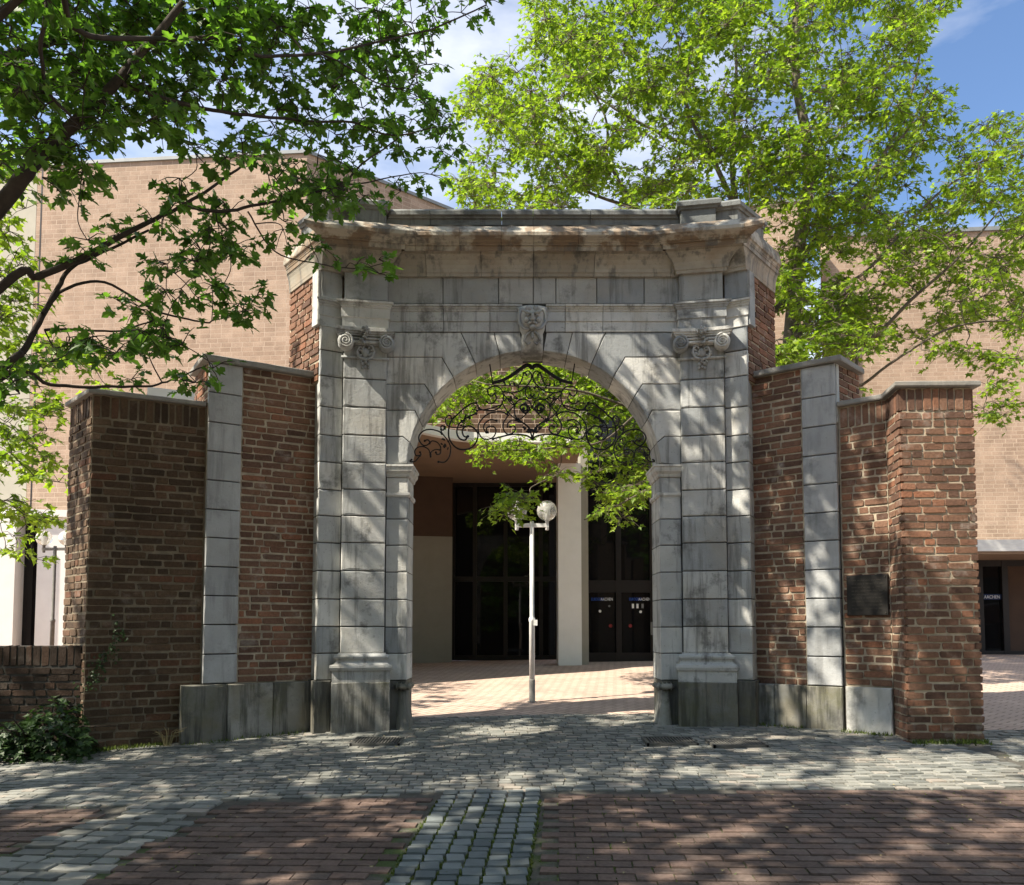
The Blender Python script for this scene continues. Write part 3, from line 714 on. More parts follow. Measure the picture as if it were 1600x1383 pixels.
def ent(mir):
    fa = [(0, f, g) for f, g in ((0.075, 0.30), (0.30, 0.62), (0.62, 1.0))] if not mir else [(0, f, g) for f, g in ((0.085, 0.22), (0.22, 0.48), (0.48, 1.0))]
    sweep(LINE, arch_prof, fa+[(1, 4), (4, 5)], 'architrave_stone', M['stone'], mir)
    cf = [(0, 0.0, 0.36), (0, 0.36, 0.74), (0, 0.74, 1.0)] if not mir else [(0, 0.0, 0.42), (0, 0.42, 0.95), (0, 0.95, 1.0)]
    sweep(LINE, corn_lo, cf+[(1, 4), (4, 6)], 'bed_moulding', M['stone_tan'], mir, side=0.25)
    cf = [(0, 0.0, 0.22), (0, 0.22, 0.5), (0, 0.5, 0.8), (0, 0.8, 1.0)] if not mir else [(0, 0.0, 0.3), (0, 0.3, 0.62), (0, 0.62, 1.0)]
    sweep(LINE, corn_hi, cf+[(1, 4), (4, 6)], 'cornice_stone', M['stone_brown'], mir, 0.002, side=0.25)
    LP = [LINE[0], LINE[1], LINE[1]+np.array((0.0, -0.10)), P2(FP, 0)+np.array((0.03, -0.03)), P2(FP, 0)+np.array((0.03, 0.07)), ST_L+np.array((0.05, 0.05)), ST_L+np.array((-0.42, 0.55))]
    pf = [(0, 0.0, 0.22), (0, 0.22, 0.72), (0, 0.72, 1.0)] if not mir else [(0, 0.0, 0.4), (0, 0.4, 1.0)]
    sweep(LP, para, pf, 'parapet_stone', M['stone_top'], mir)
    hi = [(v, z+(0.045 if i > 1 else 0)) for i, (v, z) in enumerate(para)]
    sweep(LP, hi, [(1, 4), (4, 6)], 'parapet_pier', M['stone_top'], mir)
    # frieze blocks
    xs_ = [603, 692, 779, 834] if not mir else [603, 660, 734, 798, 834]
    for a, b_ in zip(xs_[:-1], xs_[1:]):
        stone(FC, rect(pc(a, 450)[0], min(pc(b_, 450)[0], XC), Z(475, GF), Z(431, GF)), -0.3, 0.0, M['stone_frieze'], 'frieze_stone', gate, gap=0.004, mirror=mir)
    stone(FP, rect(0.004, FP.w, Z(475, GF), Z(431, GF)), -0.2, 0.002, M['stone_frieze'], 'frieze_stone', gate, gap=0.003, mirror=mir)
    stone(FS, rect(0.0, FS.w, Z(475, GF), Z(431, GF)), -0.36, 0.002, M['stone_frieze'], 'frieze_stone', gate, gap=0.003, mirror=mir)
    # pale stone slab let into the brick return beside the strip
    FR = Fr(ST_L+np.array((-0.53, 0.63)), ST_L)
    stone(FR, rect(FR.w-0.16, FR.w-0.004, Z(515, 8.9), Z(430, 8.9)), -0.05, 0.03, M['stone'], 'return_slab', gate, mirror=mir)
both(ent)
# --- capitals
def spiral(cu, cz, r0, turns, sgn, n=46):
    out = []
    for k in range(n+1):
        f = k/n; a = f*turns*2*math.pi; rr = r0*(1-0.9*f); out.append((cu+sgn*rr*math.cos(a+math.pi/2), cz+rr*math.sin(a+math.pi/2)))
    return out
def caps(mir):
    D = 8.82; c = FP.pt(FP.w/2, 0, Z(545, D))
    cap = empty('capital', (2*XC-c[0] if mir else c[0], c[1], c[2]), gate); w_ = FP.w
    mb = MB()
    for (z0, z1, e, v) in ((522, 518.5, 0.055, 0.10), (518, 514.5, 0.07, 0.115), (514, 509, 0.085, 0.13)):
        V = []; n = 12                         # concave abacus with corners thrown forward
        for zi in (Z(z0, D-v), Z(z1, D-v)):
            for k in range(n+1):
                f = k/n; u = -e+(w_+2*e)*f; V.append(FP.pt(u, v-0.035*math.sin(math.pi*f), zi))
            V += [FP.pt(w_+e, -0.05, zi), FP.pt(-e, -0.05, zi)]
        m_ = n+3
        mb.add(V, [tuple(range(m_, 2*m_)), tuple(range(m_-1, -1, -1))]+[(i, (i+1) % m_, m_+(i+1) % m_, m_+i) for i in range(m_)])
    mb.build('abacus', M['stone'], cap, mir)
    mb = MB(); mb.tube([FP.pt(w_*(0.1+0.8*k/8), 0.05, Z(536, D)) for k in range(9)], 0.02, 8); mb.tube([FP.pt(w_*(0.1+0.8*k/8), 0.045, Z(530, D)) for k in range(9)], 0.016, 8)
    mb.fbox(FP, 0.06, w_-0.06, 0, 0.035, Z(540, D), Z(522, D)); mb.build('echinus', M['stone'], cap, mir, True)
    for k, cu in enumerate((0.03, w_-0.01)):
        mb = MB(); cz = Z(533, D-0.1); r0 = 0.088; n = 22
        prof = [(0.0, 0.125), (0.35, 0.122), (0.8, 0.112), (1.0, 0.10), (1.0, 0.0)]
        V = []; F = []
        for rr, v in prof:
            for q in range(n):
                th = 2*math.pi*q/n; V.append(FP.pt(cu+r0*rr*math.cos(th), v, cz+r0*rr*math.sin(th)))
        for i in range(len(prof)-1):
            for q in range(n): F.append((i*n+q, i*n+(q+1) % n, (i+1)*n+(q+1) % n, (i+1)*n+q))
        mb.add(V, F)
        sp = spiral(cu, cz, r0*0.93, 2.6, -1 if k == 0 else 1)
        mb.tube([FP.pt(u, 0.118+0.012*(i/46), z) for i, (u, z) in enumerate(sp)], [0.013-0.006*i/46 for i in range(47)], 6)
        mb.build('volute', M['stone'], cap, mir, True)
    mb = MB()
    rr = np.random.default_rng(3)
    cu = w_/2
    for k in range(5): mb.blob(FP, cu+0.028*math.cos(k*1.26), 0.125, Z(515, D-.1)+0.028*math.sin(k*1.26), 0.022, 0.022, 0.022)
    mb.blob(FP, cu, 0.14, Z(515, D-.1), 0.016, 0.016, 0.016)
    for k in range(5): mb.blob(FP, cu+rr.normal(0, 0.02), 0.08, Z(522+4*k, D), 0.03, 0.025, 0.02, rr.normal(0, 0.8))
    sh = [(1.25*a_, 1.15*b_) for a_, b_ in [(0.02, 0.06), (0.065, 0.04), (0.085, -0.02), (0.06, -0.075), (0.0, -0.10), (-0.06, -0.075), (-0.075, -0.02), (-0.05, 0.03), (-0.02, 0.02), (-0.03, -0.02)]]
    z0 = Z(547, D); mb.tube([FP.pt(cu+a, 0.03, z0+b) for a, b in sh], [0.016, 0.018, 0.018, 0.017, 0.016, 0.016, 0.015, 0.014, 0.013, 0.012], 7)
    mb.blob(FP, cu, 0.015, z0-0.03, 0.05, 0.03, 0.06)
    for a, b, q in ((0, -0.13, 0.02), (0.03, -0.16, 0.018), (-0.03, -0.155, 0.018), (0.0, -0.19, 0.015), (0.035, -0.20, 0.013), (-0.03, -0.205, 0.013)): mb.blob(FP, cu+a, 0.012, z0+b, q*1.2, q, q*1.4)
    for k in range(14):
        a = k*2.4; q_ = 0.05+0.06*rr.random(); mb.blob(FP, cu+q_*math.cos(a), 0.02+0.012*rr.random(), z0-0.03+q_*1.1*math.sin(a), 0.026, 0.014, 0.011, a, 6, 4)
    mb.build('cartouche', M['stone'], cap, mir, True)
    mb = MB(); mb.tube([FP.pt(-0.02+(w_+0.04)*k/6, 0.008, Z(559, D)) for k in range(7)], 0.016, 8); mb.build('necking', M['stone'], cap, mir, True)
both(caps)
# --- carved mask keystone
key = empty('keystone', FC.pt(pc(831.5, 520)[0], 0, Z(552, GF)), gate)
ku = pc(831.5, 520)[0]
mb = MB(); rows = [(476, 0.165, 0.13), (483, 0.16, 0.16), (495, 0.15, 0.17), (508, 0.145, 0.15), (517, 0.12, 0.11), (525, 0.125, 0.09), (537, 0.125, 0.06), (550, 0.125, 0.02)]
V = []; F = []
for py, hw, v in rows:
    z = zz(py, v)
    for k in range(9):
        a = -1+k/4; V.append(FC.pt(ku+hw*a, v*(1-0.45*a*a)-0.01, z))
    V += [FC.pt(ku+hw, -0.3, z), FC.pt(ku-hw, -0.3, z)]
for i in range(len(rows)-1):
    for k in range(11): F.append((i*11+k, (i+1)*11+k, (i+1)*11+(k+1) % 11, i*11+(k+1) % 11))
F += [tuple(range(11)), tuple(reversed(range(77, 88)))]
mb.add(V, F); mb.build('console', M['stone'], key, False, True)
mb = MB(); zc = zz(495, .15)
for sg in (-1, 1):
    mb.tube([FC.pt(ku+sg*a, v, zc+b) for a, b, v in ((0.13, 0.12, 0.11), (0.155, 0.04, 0.10), (0.15, -0.05, 0.10), (0.10, -0.12, 0.12), (0.04, -0.14, 0.13))], [0.018, 0.02, 0.02, 0.018, 0.014], 7)
    mb.blob(FC, ku+sg*0.055, 0.165, zc+0.045, 0.05, 0.03, 0.022, sg*0.35)        # brow
    mb.blob(FC, ku+sg*0.055, 0.168, zc+0.012, 0.022, 0.018, 0.014)                # eye
    mb.blob(FC, ku+sg*0.07, 0.16, zc-0.04, 0.035, 0.03, 0.035)                    # cheek
    mb.blob(FC, ku+sg*0.03, 0.165, zc-0.075, 0.04, 0.022, 0.016, -sg*0.5)         # lip
    for k in range(5): mb.blob(FC, ku+sg*(0.03+0.028*k), 0.135-0.012*k, zc+0.10+0.012*math.sin(k*2), 0.026, 0.026, 0.032, sg*0.5*k)   # curls
    mb.tube([FC.pt(ku+sg*a, v, zc+b) for a, b, v in ((0.02, -0.15, 0.11), (0.07, -0.19, 0.09), (0.09, -0.25, 0.07), (0.05, -0.29, 0.055), (0.02, -0.26, 0.06))], [0.014, 0.016, 0.015, 0.012, 0.01], 6)
mb.blob(FC, ku, 0.185, zc-0.005, 0.02, 0.03, 0.045); mb.blob(FC, ku, 0.185, zc-0.04, 0.032, 0.026, 0.018)
mb.blob(FC, ku, 0.14, zc-0.115, 0.045, 0.04, 0.03)
mb.blob(FC, ku, 0.10, zc-0.20, 0.02, 0.03, 0.05)
mb.build('carved_mask', M['stone'], key, False, True)
# --- brick returns of the gate's upper part
def ret(mir):
    a, b_ = ST_L+np.array((-0.54, 0.66)), ST_L+np.array((-0.012, 0.026))
    if mir: a, b_ = np.array((2*XC-b_[0], b_[1])), np.array((2*XC-a[0], a[1]))
    f = Fr(a, b_); z0, z1 = Z(600, 8.9), Z(425, 9.0)
    mb = MB(); mb.fbox(f, 0, f.w, -0.3, -0.012, z0, z1+0.2); mb.build('return_core', M['mortar'], gate)
    u0, u1 = (0, f.w-0.0) if not mir else (0.0, f.w)
    brick_field(f, 0.0, f.w-0.02 if not mir else f.w, z0, z1, parent=gate, mname='brick', seed=5 if mir else 6)
both(ret)

# ================================================================== WROUGHT IRON
FI = Fr((0, GF+0.22), (1, GF+0.22))
iron = empty('wrought_iron_overthrow', FI.pt(XC, 0, Z(700, GF))); tag(iron, 'black wrought iron scrollwork hanging in the top of the arch', 'ironwork')
def cr(pts, n=7):
    P_ = np.array([pts[0]]+list(pts)+[pts[-1]], float); out = []
    for i in range(1, len(P_)-2):
        for k in range(n):
            t_ = k/n; a, b_, c, d = P_[i-1], P_[i], P_[i+1], P_[i+2]
            out.append(0.5*((2*b_)+(-a+c)*t_+(2*a-5*b_+4*c-d)*t_*t_+(-a+3*b_-3*c+d)*t_**3))
    out.append(P_[-2]); return np.array(out)
SCR = [
 ([(1400,262),(1388,235),(1420,213),(1455,255),(1452,315),(1410,380),(1330,440),(1230,466),(1150,450)], .010, 'scroll'),
 ([(1372,238),(1345,320),(1310,375),(1270,385),(1262,365)], .010, 'scroll'),
 ([(1440,412),(1425,392),(1398,410),(1388,455),(1402,508),(1440,530),(1462,505),(1445,490)], .009, 'scroll'),
 ([(1040,475),(1010,500),(970,480),(958,430),(1000,395),(1070,395),(1125,440),(1140,530),(1110,610),(1040,660),(940,665),(870,640),(830,580)], .010, 'scroll'),
 ([(945,560),(970,585),(1020,580),(1060,530),(1040,470)], .009, 'scroll'),
 ([(830,580),(770,590),(690,640),(610,720),(560,760),(525,840),(515,930),(530,1000),(580,1070),(660,1110),(750,1100),(820,1040),(850,950),(820,880),(760,845),(700,850),(672,895),(685,950),(722,968)], .012, 'scroll'),
 ([(830,700),(740,740),(660,790),(620,850),(610,920),(640,985),(700,1000),(735,960)], .012, 'scroll'),
 ([(548,752),(538,728),(508,725),(480,770),(490,820),(540,855),(640,858),(690,842)], .009, 'scroll'),
 ([(1190,720),(1120,682),(1020,685),(930,730),(862,810),(855,900),(890,970),(950,995),(1020,970),(1055,900),(1030,850),(980,845),(945,875),(962,915)], .010, 'scroll'),
 ([(1060,780),(990,770),(930,810),(915,870),(945,915)], .010, 'scroll'),
 ([(1190,690),(1180,740),(1140,800),(1140,880),(1180,930),(1240,925),(1275,880),(1260,842),(1215,850)], .010, 'scroll'),
 ([(1310,790),(1240,775),(1190,810),(1185,850)], .009, 'scroll'),
 ([(1460,625),(1430,560),(1360,535),(1290,570),(1262,650),(1280,740),(1335,795)], .010, 'scroll'),
 ([(1385,590),(1435,640),(1385,695),(1330,640),(1350,600),(1400,612),(1408,650),(1380,668),(1366,645)], .014, 'scroll'),
 ([(1130,590),(1190,685),(1280,762),(1330,800)], .009, 'bar'), ([(1150,560),(1190,530),(1260,600),(1190,690)], .009, 'bar'), ([(1130,470),(1190,540),(1250,600),(1300,560)], .009, 'bar'),
 ([(1230,470),(1300,530),(1345,540)], .009, 'bar'), ([(1120,600),(1000,640),(860,660),(780,655)], .009, 'bar'), ([(1470,640),(1560,730),(1600,760)], .009, 'bar'),
 ([(1465,990),(1400,950),(1300,935),(1200,945),(1100,965),(1020,990)], .011, 'scroll'),
 ([(1465,985),(1452,930),(1430,860),(1350,800),(1310,765)], .012, 'scroll'),
 ([(430,880),(440,920),(480,970),(520,1030),(540,1100),(520,1200),(470,1250),(400,1250)], .009, 'scroll'),
 ([(470,870),(450,890),(428,860),(445,838),(475,850)], .010, 'scroll'),
 ([(440,930),(400,900),(320,880),(240,895),(185,940),(180,1000),(220,1055),(270,1060),(300,1030),(282,1000),(245,1010)], .010, 'scroll'),
 ([(300,1040),(330,1012),(385,1025),(425,1080),(420,1150),(385,1165),(372,1142)], .009, 'scroll'),
 ([(312,1190),(318,1140),(358,1110),(412,1112)], .008, 'scroll'),
 ([(310,1170),(290,1110),(230,1075),(160,1090),(130,1130),(150,1180),(200,1165),(192,1140)], .009, 'scroll'),
 ([(190,1180),(140,1240),(80,1245),(95,1225)], .009, 'scroll'),
]
def z1(p): return FI.uz(630+p[0]*0.1375, 550+p[1]*0.1375)
IC = FI.uz(831.6, 650)[0]
for mir in (False, True):
    def q(u): return 2*IC-u if mir else u
    for pts, rad, nm in SCR:
        c = cr([z1(p) for p in pts]); mb = MB(); k = len(c)
        rr = np.full(k, rad*0.85)
        mb.tube([FI.pt(q(u), 0.008*math.sin(i*0.4), z) for i, (u, z) in enumerate(c)], rr, 6)
        if nm == 'scroll':
            for e in (c[0], c[-1]): mb.blob(FI, q(e[0]), 0, e[1], rad*1.5, rad*1.3, rad*1.5, 0, 6, 5)
        mb.build('iron_'+nm, M['iron'], iron, False, True)
    c = cr([z1(p) for p in ((1468,190),(1440,160),(1400,152),(1335,192),(1230,268),(1130,322),(1040,348),(1008,350))]); mb = MB()
    mb.tube([FI.pt(q(u), 0.0, z) for u, z in c], np.linspace(0.026, 0.018, len(c)), 8); mb.build('canopy_bar', M['iron'], iron, False, True)
    mb = MB(); mb.tube([FI.pt(q(z1((1015,345))[0]), 0, z1((1015,345))[1]), FI.pt(q(z1((972,60))[0]), 0, z1((972,60))[1])], 0.008, 6); mb.build('hanger_rod', M['iron'], iron)
    rr = np.random.default_rng(8)
    for (a, b_, n_) in (((700,760),(800,720),5), ((640,840),(720,780),5), ((450,930),(500,1100),7), ((1330,800),(1440,920),14), ((1150,360),(1280,380),4), ((830,620),(850,660),3), ((1160,520),(1300,530),5)):
        mb = MB()
        for k in range(n_):
            f = rr.random(); p = (a[0]+(b_[0]-a[0])*f+rr.normal(0, 18), a[1]+(b_[1]-a[1])*f+rr.normal(0, 14)); u, z = z1(p)
            mb.blob(FI, q(u), 0.0, z, rr.uniform(.012, .026), .007, rr.uniform(.008, .014), rr.uniform(0, 3), 6, 4)
        mb.build('iron_leaf_spray', M['iron'], iron)

# ================================================================== BRICK WALLS
def wall_core(fr, u0, u1, z0, z1, thick, parent, m='mortar', back=-0.007):
    mb = MB(); mb.fbox(fr, u0, u1, -thick, back, z0, z1); return mb.build('wall_core', M[m], parent)
def coping(pts, z, h, parent, over=0.05, m='coping', thick=0.5, name='coping_slab'):
    """slab following front plan points (left to right as seen), overhanging the face"""
    pts = [np.array(p, float) for p in pts]; nn = []
    for a, b_ in zip(pts[:-1], pts[1:]):
        d = (b_-a)/np.linalg.norm(b_-a); nn.append(np.array((d[1], -d[0])))
    mit = [nn[0]]+[(nn[k-1]+nn[k])/max(0.4, 1+np.dot(nn[k-1], nn[k])) for k in range(1, len(pts)-1)]+[nn[-1]]
    prof = [(-thick, 0), (over, 0), (over+0.006, 0.012), (over+0.004, h-0.008), (over-0.008, h), (-thick, h+0.01)]
    V = []; F = []; m_ = len(prof)
    for p, mm in zip(pts, mit):
        for v, dz in prof: V.append((*(p+mm*v), z+dz))
    for k in range(len(pts)-1):
        for i in range(m_): F.append((k*m_+i, (k+1)*m_+i, (k+1)*m_+(i+1) % m_, k*m_+(i+1) % m_))
    F += [tuple(reversed(range(m_))), tuple(range((len(pts)-1)*m_, len(pts)*m_))]
    return mk(name, V, F, M[m], parent)
def low(p): return float(gz(p[0], p[1]))-0.12
# ---- left inner wing with its stone quoin strip
aL, bL, cL = xy(321, 8.36), xy(375, 8.545), xy(493, 8.96)
wl = empty('wing_wall', (*cL, low(cL)+0.12)); tag(wl, 'red brick wing wall with grey stone quoin strip, directly left of the archway', 'wall', 'wing walls of the gate')
fq, fw = Fr(aL, bL), Fr(bL, cL)
zt = Z(592, 8.95)
wall_core(fw, -0.02, fw.w+0.2, low(bL), zt, 0.45, wl); wall_core(fq, 0.02, fq.w, low(aL), zt, 0.4, wl, 'joint', -0.02)
brick_field(fw, 0.004, fw.w, Z(1066, 8.7), zt, parent=wl, seed=21)
qz = [1068, 1022, 976, 931, 886, 841, 797, 752, 707, 662, 616, 571]
for a, b_ in zip(qz[:-1], qz[1:]):
    z0, z1_ = Z(a, 8.45), Z(b_, 8.45)
    if b_ == 571: z1_ = zt
    stone(fq, rect(0, fq.w, z0, z1_), -0.3, 0.022, M['stone_new'], 'quoin_stone', wl, gap=0.006, bev=0.006)
qb = aL+np.array((-0.36, 0.52))
fe = Fr(qb, aL)
wall_core(fe, 0, fe.w-0.03, Z(760, 8.5), zt, 0.1, wl); brick_field(fe, 0, fe.w-0.05, Z(700, 8.5), zt, parent=wl, seed=22)
coping([qb, aL+np.array((-0.01, -0.02)), cL+np.array((0.02, 0.0))], zt, 0.065, wl, 0.055, thick=0.38)
pL0 = xy(289, 8.24); fpl = Fr(pL0, cL+np.array((0.03, 0.0)))
us = [0, fpl.w*0.32, fpl.w*0.66, fpl.w]
for a, b_ in zip(us[:-1], us[1:]):
    stone(fpl, rect(a, b_, low(cL)-0.15, Z(1067, 8.6)), -0.2, 0.055, M['stone_dark'], 'plinth_stone', wl, gap=0.002, bev=0.01)
# ---- left outer wall
eL0, eL1, eL2 = xy(104, 8.42), xy(139, 7.92), xy(319, 8.40)
ol = empty('end_wall', (*eL1, low(eL1)+0.12)); tag(ol, 'lower brown brick end wall with upright brick top course, left of the gate', 'wall', 'end walls of the gate')
f0, f1 = Fr(eL0, eL1), Fr(eL1, eL2); zo = Z(636, 8.40)
wall_core(f1, 0.0, f1.w+0.03, low(eL1), zo, 0.5, ol, 'mortar_dark'); wall_core(f0, 0.0, f0.w, low(eL1), zo, 0.3, ol, 'mortar_dark')
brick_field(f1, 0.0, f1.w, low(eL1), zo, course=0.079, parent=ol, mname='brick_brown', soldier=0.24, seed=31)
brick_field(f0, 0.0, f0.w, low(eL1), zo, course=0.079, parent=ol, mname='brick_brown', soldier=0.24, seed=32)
coping([eL0, eL1, eL2+np.array((-0.01, 0.005))], zo, 0.05, ol, 0.045)
# ---- low garden wall at far left
lwA, lwB = xy(-160, 7.85), xy(136, 7.98); fl = Fr(lwA, lwB)
lw = empty('garden_wall', (*lwB, low(lwB)+0.12)); tag(lw, 'low dark brick garden wall at far left behind the shrub', 'wall')
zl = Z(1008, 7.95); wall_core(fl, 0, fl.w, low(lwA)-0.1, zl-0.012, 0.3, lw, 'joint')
brick_field(fl, 0, fl.w, low(lwA)-0.05, zl, parent=lw, mname='brick_dark', soldier=0.22, seed=33)
# ---- right inner wing
aR, bR, cR = xy(1177, 8.96), xy(1256, 8.60), xy(1311, 8.40)
wr = empty('wing_wall', (*aR, low(aR)+0.12)); tag(wr, 'mottled red brick wing wall with pale stone quoin strip, directly right of the archway', 'wall', 'wing walls of the gate')
fw2, fq2 = Fr(aR, bR), Fr(bR, cR); zt2 = Z(592, 8.95)
wall_core(fw2, -0.2, fw2.w, low(aR), zt2, 0.45, wr); wall_core(fq2, 0.02, fq2.w-0.02, low(aR), zt2, 0.4, wr, 'joint', -0.02)
brick_field(fw2, 0, fw2.w-0.004, Z(1070, 8.75), zt2, parent=wr, seed=41)
for a, b_ in zip(qz[:-1], qz[1:]):
    z0, z1_ = Z(a+4, 8.48), Z(b_+4, 8.48)
    if b_ == 571: z1_ = zt2
    stone(fq2, rect(0, fq2.w, z0, z1_), -0.3, 0.022, M['stone_new'], 'quoin_stone', wr, gap=0.006, bev=0.006)
qbR = cR+np.array((0.44, 0.42)); fe2 = Fr(cR, qbR)
wall_core(fe2, 0.03, fe2.w, Z(760, 8.5), zt2, 0.1, wr); brick_field(fe2, 0.07, fe2.w, Z(690, 8.5), zt2, parent=wr, seed=42)
stone(fe2, rect(0.004, 0.075, Z(660, 8.4), zt2), -0.05, 0.006, M['stone'], 'quoin_stone', wr, gap=0.002)
coping([aR+np.array((-0.02, 0)), cR+np.array((0.01, -0.02)), qbR], zt2, 0.065, wr, 0.055, thick=0.38)
fpr = Fr(aR+np.array((-0.03, 0.0)), bR)
for k, (a, b_) in enumerate(((0, 0.42), (0.42, 1.0))):
    stone(fpr, rect(fpr.w*a, fpr.w*b_, low(aR)-0.15, Z(1069, 8.75)), -0.2, 0.05, M['stone_dark'], 'plinth_stone', wr, gap=0.002, bev=0.01)
stone(fq2, rect(-0.01, fq2.w, low(cR)-0.15, Z(1072, 8.5)), -0.2, 0.04, M['stone_dark'], 'plinth_stone', wr, gap=0.003, bev=0.008)
# ---- right outer wall and end pier
dR, e0, e1, e2 = xy(1313, 8.42), xy(1388, 8.12), xy(1409, 7.72), xy(1527, 7.70)
orr = empty('end_wall', (*e1, low(e1)+0.12)); tag(orr, 'lower brick end wall and square pier with upright brick top course, right of the gate', 'wall', 'end walls of the gate')
zo2 = Z(636, 8.40)
g0, g1, g2 = Fr(dR, e0), Fr(e0, e1), Fr(e1, e2); g3 = Fr(e2, e2+np.array((0.0, 0.75)))
wall_core(g0, 0, g0.w, low(e1), zo2, 0.4, orr); wall_core(g1, 0.0, g1.w-0.05, low(e1), zo2, 0.06, orr); wall_core(g2, 0.035, g2.w-0.02, low(e1), zo2-0.004, 0.2, orr); wall_core(g3, 0.05, g3.w, low(e1), zo2-0.004, 0.35, orr)
brick_field(g0, 0.01, g0.w, Z(1072, 8.3), zo2, parent=orr, soldier=0.24, seed=51)
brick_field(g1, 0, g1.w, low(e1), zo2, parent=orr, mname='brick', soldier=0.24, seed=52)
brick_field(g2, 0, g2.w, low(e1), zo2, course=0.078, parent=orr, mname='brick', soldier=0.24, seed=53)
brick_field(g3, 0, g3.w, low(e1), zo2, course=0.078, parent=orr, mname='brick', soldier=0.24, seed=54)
coping([dR+np.array((0.005, 0.0)), e0, e1, e2, e2+np.array((0, 0.7))], zo2, 0.055, orr, 0.045, thick=0.3)
stone(g0, rect(0.02, g0.w-0.0, low(e1)-0.1, Z(1073, 8.3)), -0.2, 0.05, M['stone_white'], 'plinth_block', orr, gap=0.003, bev=0.012)
# ---- bronze plaque
(u0, zp0), (u1, zp1) = g0.uz(1324, 962, .03), g0.uz(1387, 897, .03); u1 = min(u1, g0.w-0.01)
pq = empty('bronze_plaque', g0.pt((u0+u1)/2, 0.02, zp0)); tag(pq, 'dark square bronze plaque fixed to brick wall right of the gate', 'plaque')
stone(g0, rect(u0, u1, zp0, zp1), 0.0, 0.035, M['bronze'], 'plate', pq, gap=0.0, bev=0.006, chip=False)
mb = MB(); rr = np.random.default_rng(9)
for k in range(9):
    u = u0+0.05; zz_ = zp1-0.05-k*(zp1-zp0-0.09)/9
    while u < u1-0.07:
        l = rr.uniform(0.012, 0.05); mb.fbox(g0, u, min(u+l, u1-0.04), 0.033, 0.0375, zz_-0.012, zz_); u += l+0.012
mb.build('worn_lettering', M['letters'], pq)['kind'] = 'stuff'
for a in (u0+0.025, u1-0.025):
    for b_ in (zp0+0.025, zp1-0.025): mb = MB(); mb.blob(g0, a, 0.036, b_, 0.008, 0.006, 0.008); mb.build('fixing_bolt', M['letters'], pq)
# ---- drain grates
def grate(px, py, w_, d_, label):
    q = gp(px, py); z = float(gz(*q))+0.032; t_ = empty('drain_grate', (q[0], q[1], z-0.02)); tag(t_, label, 'drain', 'drain grates in the cobbles')
    sl = 0.045
    def zy(y): return z+sl*(y-q[1])
    mb = MB()
    for a, b_ in (((-w_/2, -d_/2), (w_/2, -d_/2+0.02)), ((-w_/2, d_/2-0.02), (w_/2, d_/2)), ((-w_/2, -d_/2), (-w_/2+0.02, d_/2)), ((w_/2-0.02, -d_/2), (w_/2, d_/2))):
        V = [(q[0]+x, q[1]+y, zy(q[1]+y)+dz) for dz in (-0.03, 0.012) for x, y in ((a[0], a[1]), (b_[0], a[1]), (b_[0], b_[1]), (a[0], b_[1]))]
        mb.add(V, [(3,2,1,0),(4,5,6,7),(0,1,5,4),(1,2,6,5),(2,3,7,6),(3,0,4,7)])
    mb.build('grate_frame', M['castiron'], t_)
    V = [(q[0]+x, q[1]+y, zy(q[1]+y)-0.004) for x, y in ((-w_/2, -d_/2), (w_/2, -d_/2), (w_/2, d_/2), (-w_/2, d_/2))]
    mk('grate_pit', V, [(0, 1, 2, 3)], M['frame'], t_)
    n = int(w_/0.032)
    for k in range(n):
        x = -w_/2+0.022+k*(w_-0.04)/n; V = [(q[0]+xx, q[1]+y, zy(q[1]+y)+dz) for dz in (-0.01, 0.009) for xx, y in ((x, -d_/2+0.015), (x+0.016, -d_/2+0.015), (x+0.016, d_/2-0.015), (x, d_/2-0.015))]
        mk('grate_bar', V, [(3,2,1,0),(4,5,6,7),(0,1,5,4),(1,2,6,5),(2,3,7,6),(3,0,4,7)], M['castiron'], t_)
grate(590, 1163, 0.5, 0.36, 'iron drain grate in the cobbles before the left pilasters')
grate(1046, 1163, 0.5, 0.36, 'iron drain grate in the cobbles at the right side of the arch')
grate(1150, 1166, 0.52, 0.36, 'iron drain grate in the cobbles before the right pilasters')

# ================================================================== HALL BUILDINGS
# ---- left hall
hA, hB, hC, hD = xy(-90, 21.6), xy(40, 20.6), xy(471, 20.0), xy(705, 22.9)
zh = Z(240, 20.0)
lh = empty('brick_hall', (*hC, float(gz(*hC)))); tag(lh, 'tall plain brick hall with angled corner behind the left wing wall', 'building')
zb_l = Z(812, 20.3)
fA, fB, fC_ = Fr(hB, hC), Fr(hC, hD), Fr(hA, hB)
for f in (fA, fB, fC_):
    mb = MB(); mb.fbox(f, 0, f.w, -0.4, -0.0015, zb_l if f is not fB else 0.6, zh); mb.build('wall', M['mortar_hall'], lh)
brick_field(fA, 0, fA.w, zb_l, zh, 0.125, 0.29, lh, 'brick_hall', kind='newbrick', joint=0.014, seed=61, depth=0.008)
brick_field(fB, 0, fB.w, Z(700, 20), zh, 0.125, 0.29, lh, 'brick_hall', kind='newbrick', joint=0.014, seed=62, depth=0.008, n_ind=0, massname='side_brickwork')
mb = MB(); mb.fbox(fC_, 0, fC_.w, -0.3, 0.004, zb_l, zh); mb.build('pale_side_wall', M['beige'], lh)
for f in (fA, fB, fC_):
    mb = MB(); mb.fbox(f, -0.02, f.w+0.02, -0.5, 0.05, zh, zh+0.09); mb.build('roof_edge', M['zinc'], lh)
mb = MB(); mb.fbox(Fr(xy(47, 20.6), xy(49.5, 20.59)), 0, 0.04, 0, 0.012, zb_l, zh-0.1); mb.build('movement_joint', M['frame'], lh)
